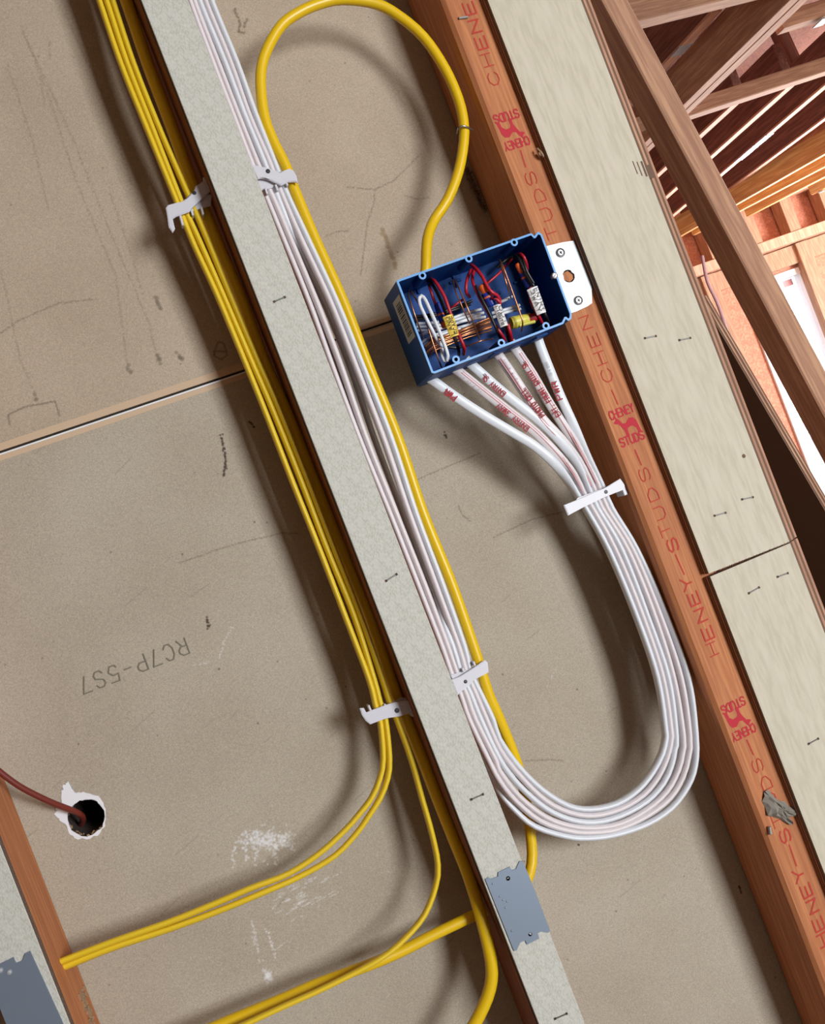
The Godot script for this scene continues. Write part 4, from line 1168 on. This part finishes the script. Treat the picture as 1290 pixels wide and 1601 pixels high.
func connector(p0: Vector3, p1: Vector3, r: float, label: String, s0: float, s1: float) -> void:
	var t := thing("splice_connector", p0)
	tag(t, label, "connector", "splice connectors")
	var ax := (p1 - p0).normalized()
	var L := p0.distance_to(p1)
	mi("body", lathe([[0.0, 0.0], [r * 0.8, 0.0], [r, r * 0.3], [r, L * s1], [r * 0.9, L * s1]], p0, ax, 14), M.connector_blue, t)
	mi("stripe", lathe([[r, L * s0], [r * 1.04, L * s0], [r * 1.04, L * (s0 + 0.07)], [r, L * (s0 + 0.07)]], p0, ax, 14), M.connector_orange, t)
	mi("lever_end", lathe([[r * 0.8, L * s1], [r * 0.8, L * 0.95], [r * 0.55, L], [0.0, L]], p0, ax, 12), M.connector_orange, t)

func tag_flag(c: Array, src: Array, z: float, m: Material, label: String, lines: Array, down: bool) -> void:
	# a folded paper flag, slightly bowed, lettered along its length
	var q := []
	for p in c: q.append(U(src[0] + p[0] / src[2], src[1] + p[1] / src[2], z))
	var o := thing("wire_tag", q[0])
	tag(o, label, "tag", "wire tags")
	var st := st_new()
	var n := 6
	for i in n:
		var f0 := float(i) / n
		var f1 := float(i + 1) / n
		var b0 := Vector3(0, 0, -0.003 + 0.0024 * sin(PI * f0))
		var b1 := Vector3(0, 0, -0.003 + 0.0024 * sin(PI * f1))
		var A: Vector3 = q[0].lerp(q[1], f0) + b0
		var B: Vector3 = q[0].lerp(q[1], f1) + b1
		var C: Vector3 = q[3].lerp(q[2], f1) + b1
		var D: Vector3 = q[3].lerp(q[2], f0) + b0
		var dz := Vector3(0, 0, -0.0012)
		quad(st, A, D, C, B)
		quad(st, A + dz, B + dz, C + dz, D + dz)
		quad(st, A, B, B + dz, A + dz)
		quad(st, D, D + dz, C + dz, C)
	mi("paper", done(st), m, o)
	st = st_new()
	for i in 2:
		# two lines side by side along the flag
		var lo := 0.12 if (i == 0) != down else 0.54
		var u0: Vector3 = q[0].lerp(q[1], lo)
		var u1: Vector3 = q[3].lerp(q[2], lo)
		var v0: Vector3 = q[0].lerp(q[1], lo + 0.34)
		var v1: Vector3 = q[3].lerp(q[2], lo + 0.34)
		var s := u1
		var e := u0
		var up := (u0 - v0).normalized()
		var h := u0.distance_to(v0)
		if down:
			up = -up
			s = u0; e = u1
		else:
			s = v1; e = v0
		var m0 := s.lerp(e, 0.05)
		var m1 := s.lerp(e, 0.95)
		write_into(st, lines[i], m0 + Vector3(0, 0, 0.0002), m1 + Vector3(0, 0, 0.0002), up, h, 0.00055, 0.72)
	mi("lettering", done(st), M.ink_black, o)

# ------------------------------------------------------------------ cable stackers
func build_clips() -> void:
	var z := 0.0795
	var defs := [
		[200, 180, 8.006, [[475, 1165], [500, 1125], [590, 1100], [680, 1080], [740, 1030], [835, 935], [845, 890], [955, 815], [985, 770], [1030, 820], [1050, 880], [1045, 940], [985, 990], [790, 1170], [770, 1210], [600, 1270], [560, 1300], [590, 1420], [560, 1470], [510, 1400], [490, 1250]], [830, 985, 27, 44], [[790, 1180], [985, 1000], [1050, 990], [1035, 1130], [800, 1205]], [[650, 1255, 690, 1400], [795, 1205, 815, 1275], [920, 1170, 942, 1265]], "white nylon cable stacker on the upper left yellow cables", [330, 285]],
		[360, 180, 8.006, [[245, 605], [300, 625], [430, 650], [560, 690], [620, 712], [680, 690], [740, 670], [790, 690], [830, 760], [848, 850], [815, 832], [720, 838], [640, 880], [560, 845], [500, 815], [460, 800], [380, 790], [340, 800]], [470, 715, 30, 44], [[345, 805], [470, 800], [620, 865], [690, 862], [570, 897], [400, 942], [380, 935]], [[435, 930, 460, 1010], [562, 890, 590, 965], [690, 855, 716, 905]], "white nylon cable stacker on the upper white cables", [398, 262]],
		[540, 1060, 6.405, [[145, 305], [185, 300], [210, 345], [380, 280], [470, 250], [590, 225], [660, 225], [690, 250], [715, 330], [660, 350], [540, 385], [410, 405], [330, 435], [250, 465], [205, 430], [165, 370]], [512, 322, 26, 34], [[470, 240], [560, 195], [640, 205], [660, 228], [590, 230]], [[225, 268, 250, 330], [385, 255, 400, 290]], "white nylon cable stacker on the lower yellow cables", [655, 1105]],
		[680, 1000, 6.405, [[165, 405], [250, 370], [340, 315], [430, 255], [500, 205], [530, 230], [540, 325], [500, 350], [390, 405], [350, 455], [260, 525], [225, 562], [185, 460]], [300, 418, 20, 34], [[160, 355], [300, 308], [430, 255], [340, 315], [180, 408]], [[265, 280, 280, 320], [375, 215, 392, 260]], "white nylon cable stacker on the lower white cables", [706, 1062]],
		[860, 440, 3.0, [[65, 1050], [140, 1020], [260, 968], [330, 925], [352, 955], [350, 975], [260, 1010], [160, 1058], [85, 1098]], [258, 988, 10, 14], [[120, 1030], [230, 985], [235, 975], [130, 1015]], [], "white nylon cable stacker below the blue box on the orange stud's side", [975, 765]],
	]
	for d in defs:
		z = 0.0675 if d[8][0] < 360 or (d[8][0] > 600 and d[8][0] < 700) else 0.0795
		var base := U(d[8][0], d[8][1], z)
		var t := thing("cable_stacker", base)
		tag(t, d[7], "cable clip", "nylon cable stackers")
		var hole := U(d[0] + d[4][0] / d[2], d[1] + d[4][1] / d[2], z)
		var strap := poly(d[3], d[0], d[1], d[2], z + 0.0022)
		var sst := st_new()
		prism_into(sst, strap, z, z + 0.0017)
		for inset in [[0.0005, 0.0022], [0.0011, 0.0025]]:
			for pp in Geometry2D.offset_polygon(strap, -inset[0]): prism_into(sst, pp, z + 0.001, z + inset[1])
		mi("strap", done(sst), M.nylon, t)
		mi("back_strap", prism(poly(d[5], d[0], d[1], d[2], z - 0.003), z - 0.0045, z - 0.003), M.nylon, t)
		for q in d[6]:
			var a := U(d[0] + q[0] / d[2], d[1] + q[1] / d[2], z - 0.004)
			var b := U(d[0] + q[2] / d[2], d[1] + q[3] / d[2], z - 0.004)
			mi("divider", beam_mesh(a, b, 0.0022, 0.010), M.nylon, t)
		# long shank that carries the strap down to the stud behind the cables
		var sx := 0.1556 if d[8][0] < 360 or (d[8][0] > 600 and d[8][0] < 700) else (0.2003 if d[8][0] < 900 else 0.467)
		var inner := base
		var dirx := 1.0 if sx > inner.x else -1.0
		block("mounting_leg", Vector3(minf(inner.x, sx) - 0.002, inner.y - 0.007, z - 0.018), Vector3(maxf(inner.x, sx) - 0.0005, inner.y + 0.007, z + 0.001), 0.0006, M.nylon, t)
		var nr: float = d[4][2] / d[2] / 1.55 * 0.001
		mi("nail", lathe([[0.0, 0.0007], [nr * 0.8, 0.0006], [nr, 0.0002], [nr, -0.001]], Vector3(hole.x, hole.y, z + 0.0025), Vector3.BACK, 14), M.dark_steel, t)

func beam_mesh(a: Vector3, b: Vector3, w: float, h: float) -> ArrayMesh:
	var y := (b - a).normalized()
	var x := y.cross(Vector3.BACK).normalized()
	return cbox((a + b) / 2.0, Vector3(w, a.distance_to(b), h), w * 0.2, Basis(x, y, x.cross(y)))

# ------------------------------------------------------------------ small things
func build_small() -> void:
	# wire staple holding the looped yellow cable to the stud's side
	var c := U(725, 200, 0.07)
	var st := st_new()
	var cs := mi("cable_staple", tube(smooth([[U(715, 208, 0.064), 0.0], [U(717, 200, 0.076), 0.0], [U(724, 197, 0.0785), 0.0], [U(731, 199, 0.077), 0.0], [U(739, 204, 0.068), 0.0]], 0.003), 0.0011, 0.0011, 8), M.steel)
	tag(cs, "steel wire staple over the looped yellow cable", "staple")
	# red-brown wire into the hole
	tag(mi("brown_wire", tube(px_path([[-40, 1172, 0.06], [-10, 1199, 0.05], [30, 1229, 0.04], [75, 1252, 0.026], [108, 1265, 0.012], [124, 1272, 0.002], [130, 1280, -0.012], [126, 1290, -0.03], [120, 1296, -0.05]], 0.006), 0.0031, 0.0031, 12), M.brown_wire), "red-brown wire bending into the round hole in the drywall", "wire")
	# dried lump stuck to the printed stud
	var f := FastNoiseLite.new()
	f.seed = 5
	f.frequency = 60.0
	var ring := [[725, 1000], [760, 985], [800, 1040], [850, 1080], [900, 1085], [935, 1125], [1000, 1160], [1035, 1190], [1000, 1212], [950, 1205], [925, 1225], [975, 1282], [930, 1275], [860, 1235], [800, 1215], [750, 1200], [735, 1130], [712, 1085], [722, 1040]]
	var rim := poly(ring, 1060, 1050, 5.335, 0.092)
	var mid := Vector2.ZERO
	for p in rim: mid += p / rim.size()
	st = st_new()
	var rings := 4
	var P := func(i: int, k: int) -> Vector3:
		var t := float(k) / rings
		var p: Vector2 = rim[i % rim.size()].lerp(mid, t)
		var h := 0.0895 + 0.0075 * sqrt(t) + f.get_noise_2d(p.x * 3.0, p.y * 3.0) * 0.006 * minf(1.0, t * 3.0) + 0.003 * (1.0 if k == 0 and i % 3 == 0 else 0.0)
		return Vector3(p.x, p.y, maxf(h, 0.0894))
	for i in rim.size():
		for k in rings:
			quad(st, P.call(i, k), P.call(i, k + 1), P.call(i + 1, k + 1), P.call(i + 1, k))
	tag(mi("putty_lump", done(st), M.putty), "grey crumpled lump of dried putty stuck on the printed stud", "lump")
	# loose fasteners on the same stud
	var a := U(1203, 1292, 0.092)
	var b := U(1205, 1305, 0.092)
	tag(mi("nail_stub", beam_mesh(a, b, 0.003, 0.003), M.steel), "short nail stub below the putty lump on the printed stud", "nail")
	a = U(717, 28.5, 0.0905)
	b = U(732, 26.5, 0.0905)
	tag(mi("wood_staple", beam_mesh(a, b, 0.0025, 0.002), M.steel), "steel staple across the red lettering at the top of the printed stud", "staple")
	# insect-like curl of shaving at the plywood edge
	tag(mi("wood_shaving", tube(smooth([[U(840, 232, 0.096), 0.0], [U(846, 238, 0.099), 0.0], [U(850, 245, 0.096), 0.0], [U(845, 244, 0.093), 0.0], [U(843, 238, 0.094), 0.0]], 0.002), 0.0013, 0.0007, 7), M.splinter), "small curled wood shaving at the plywood edge beside the upper stamp", "shaving")
	# crumbs of wood fibre in the corner above the box, and torn fibre on the lower left stud
	st = st_new()
	for i in 90:
		var t := rng.randf()
		var p := U(lerpf(729, 757, t) + rng.randfn() * 1.6, lerpf(262, 328, t) + rng.randfn() * 2.0, 0.004)
		cbox_into(st, p, Vector3(rng.randf_range(0.0008, 0.0022), rng.randf_range(0.0008, 0.0024), 0.004), 0.0, Basis(Vector3(rng.randfn(), rng.randfn(), rng.randfn()).normalized(), rng.randf() * 3.0))
	var o := mi("fibre_crumbs", done(st), M.ply_brown)
	tag(o, "brown wood fibre crumbs in the corner above the blue box", "crumbs")
	o.set_meta("kind", "stuff")
	st = st_new()
	for i in 70:
		var t := rng.randf()
		var p := Vector3(-0.2477, U(lerpf(130, 148, t), lerpf(1548, 1594, t), 0.03).y + rng.randfn() * 0.002, 0.028 + rng.randfn() * 0.006)
		cbox_into(st, p, Vector3(0.003, rng.randf_range(0.002, 0.006), 0.0014), 0.0, Basis(Vector3(rng.randfn(), rng.randfn(), rng.randfn()).normalized(), rng.randf() * 0.9))
	o = mi("torn_fibre", done(st), M.splinter)
	tag(o, "torn wood fibre on the side of the lower left stud", "fibre")
	o.set_meta("kind", "stuff")
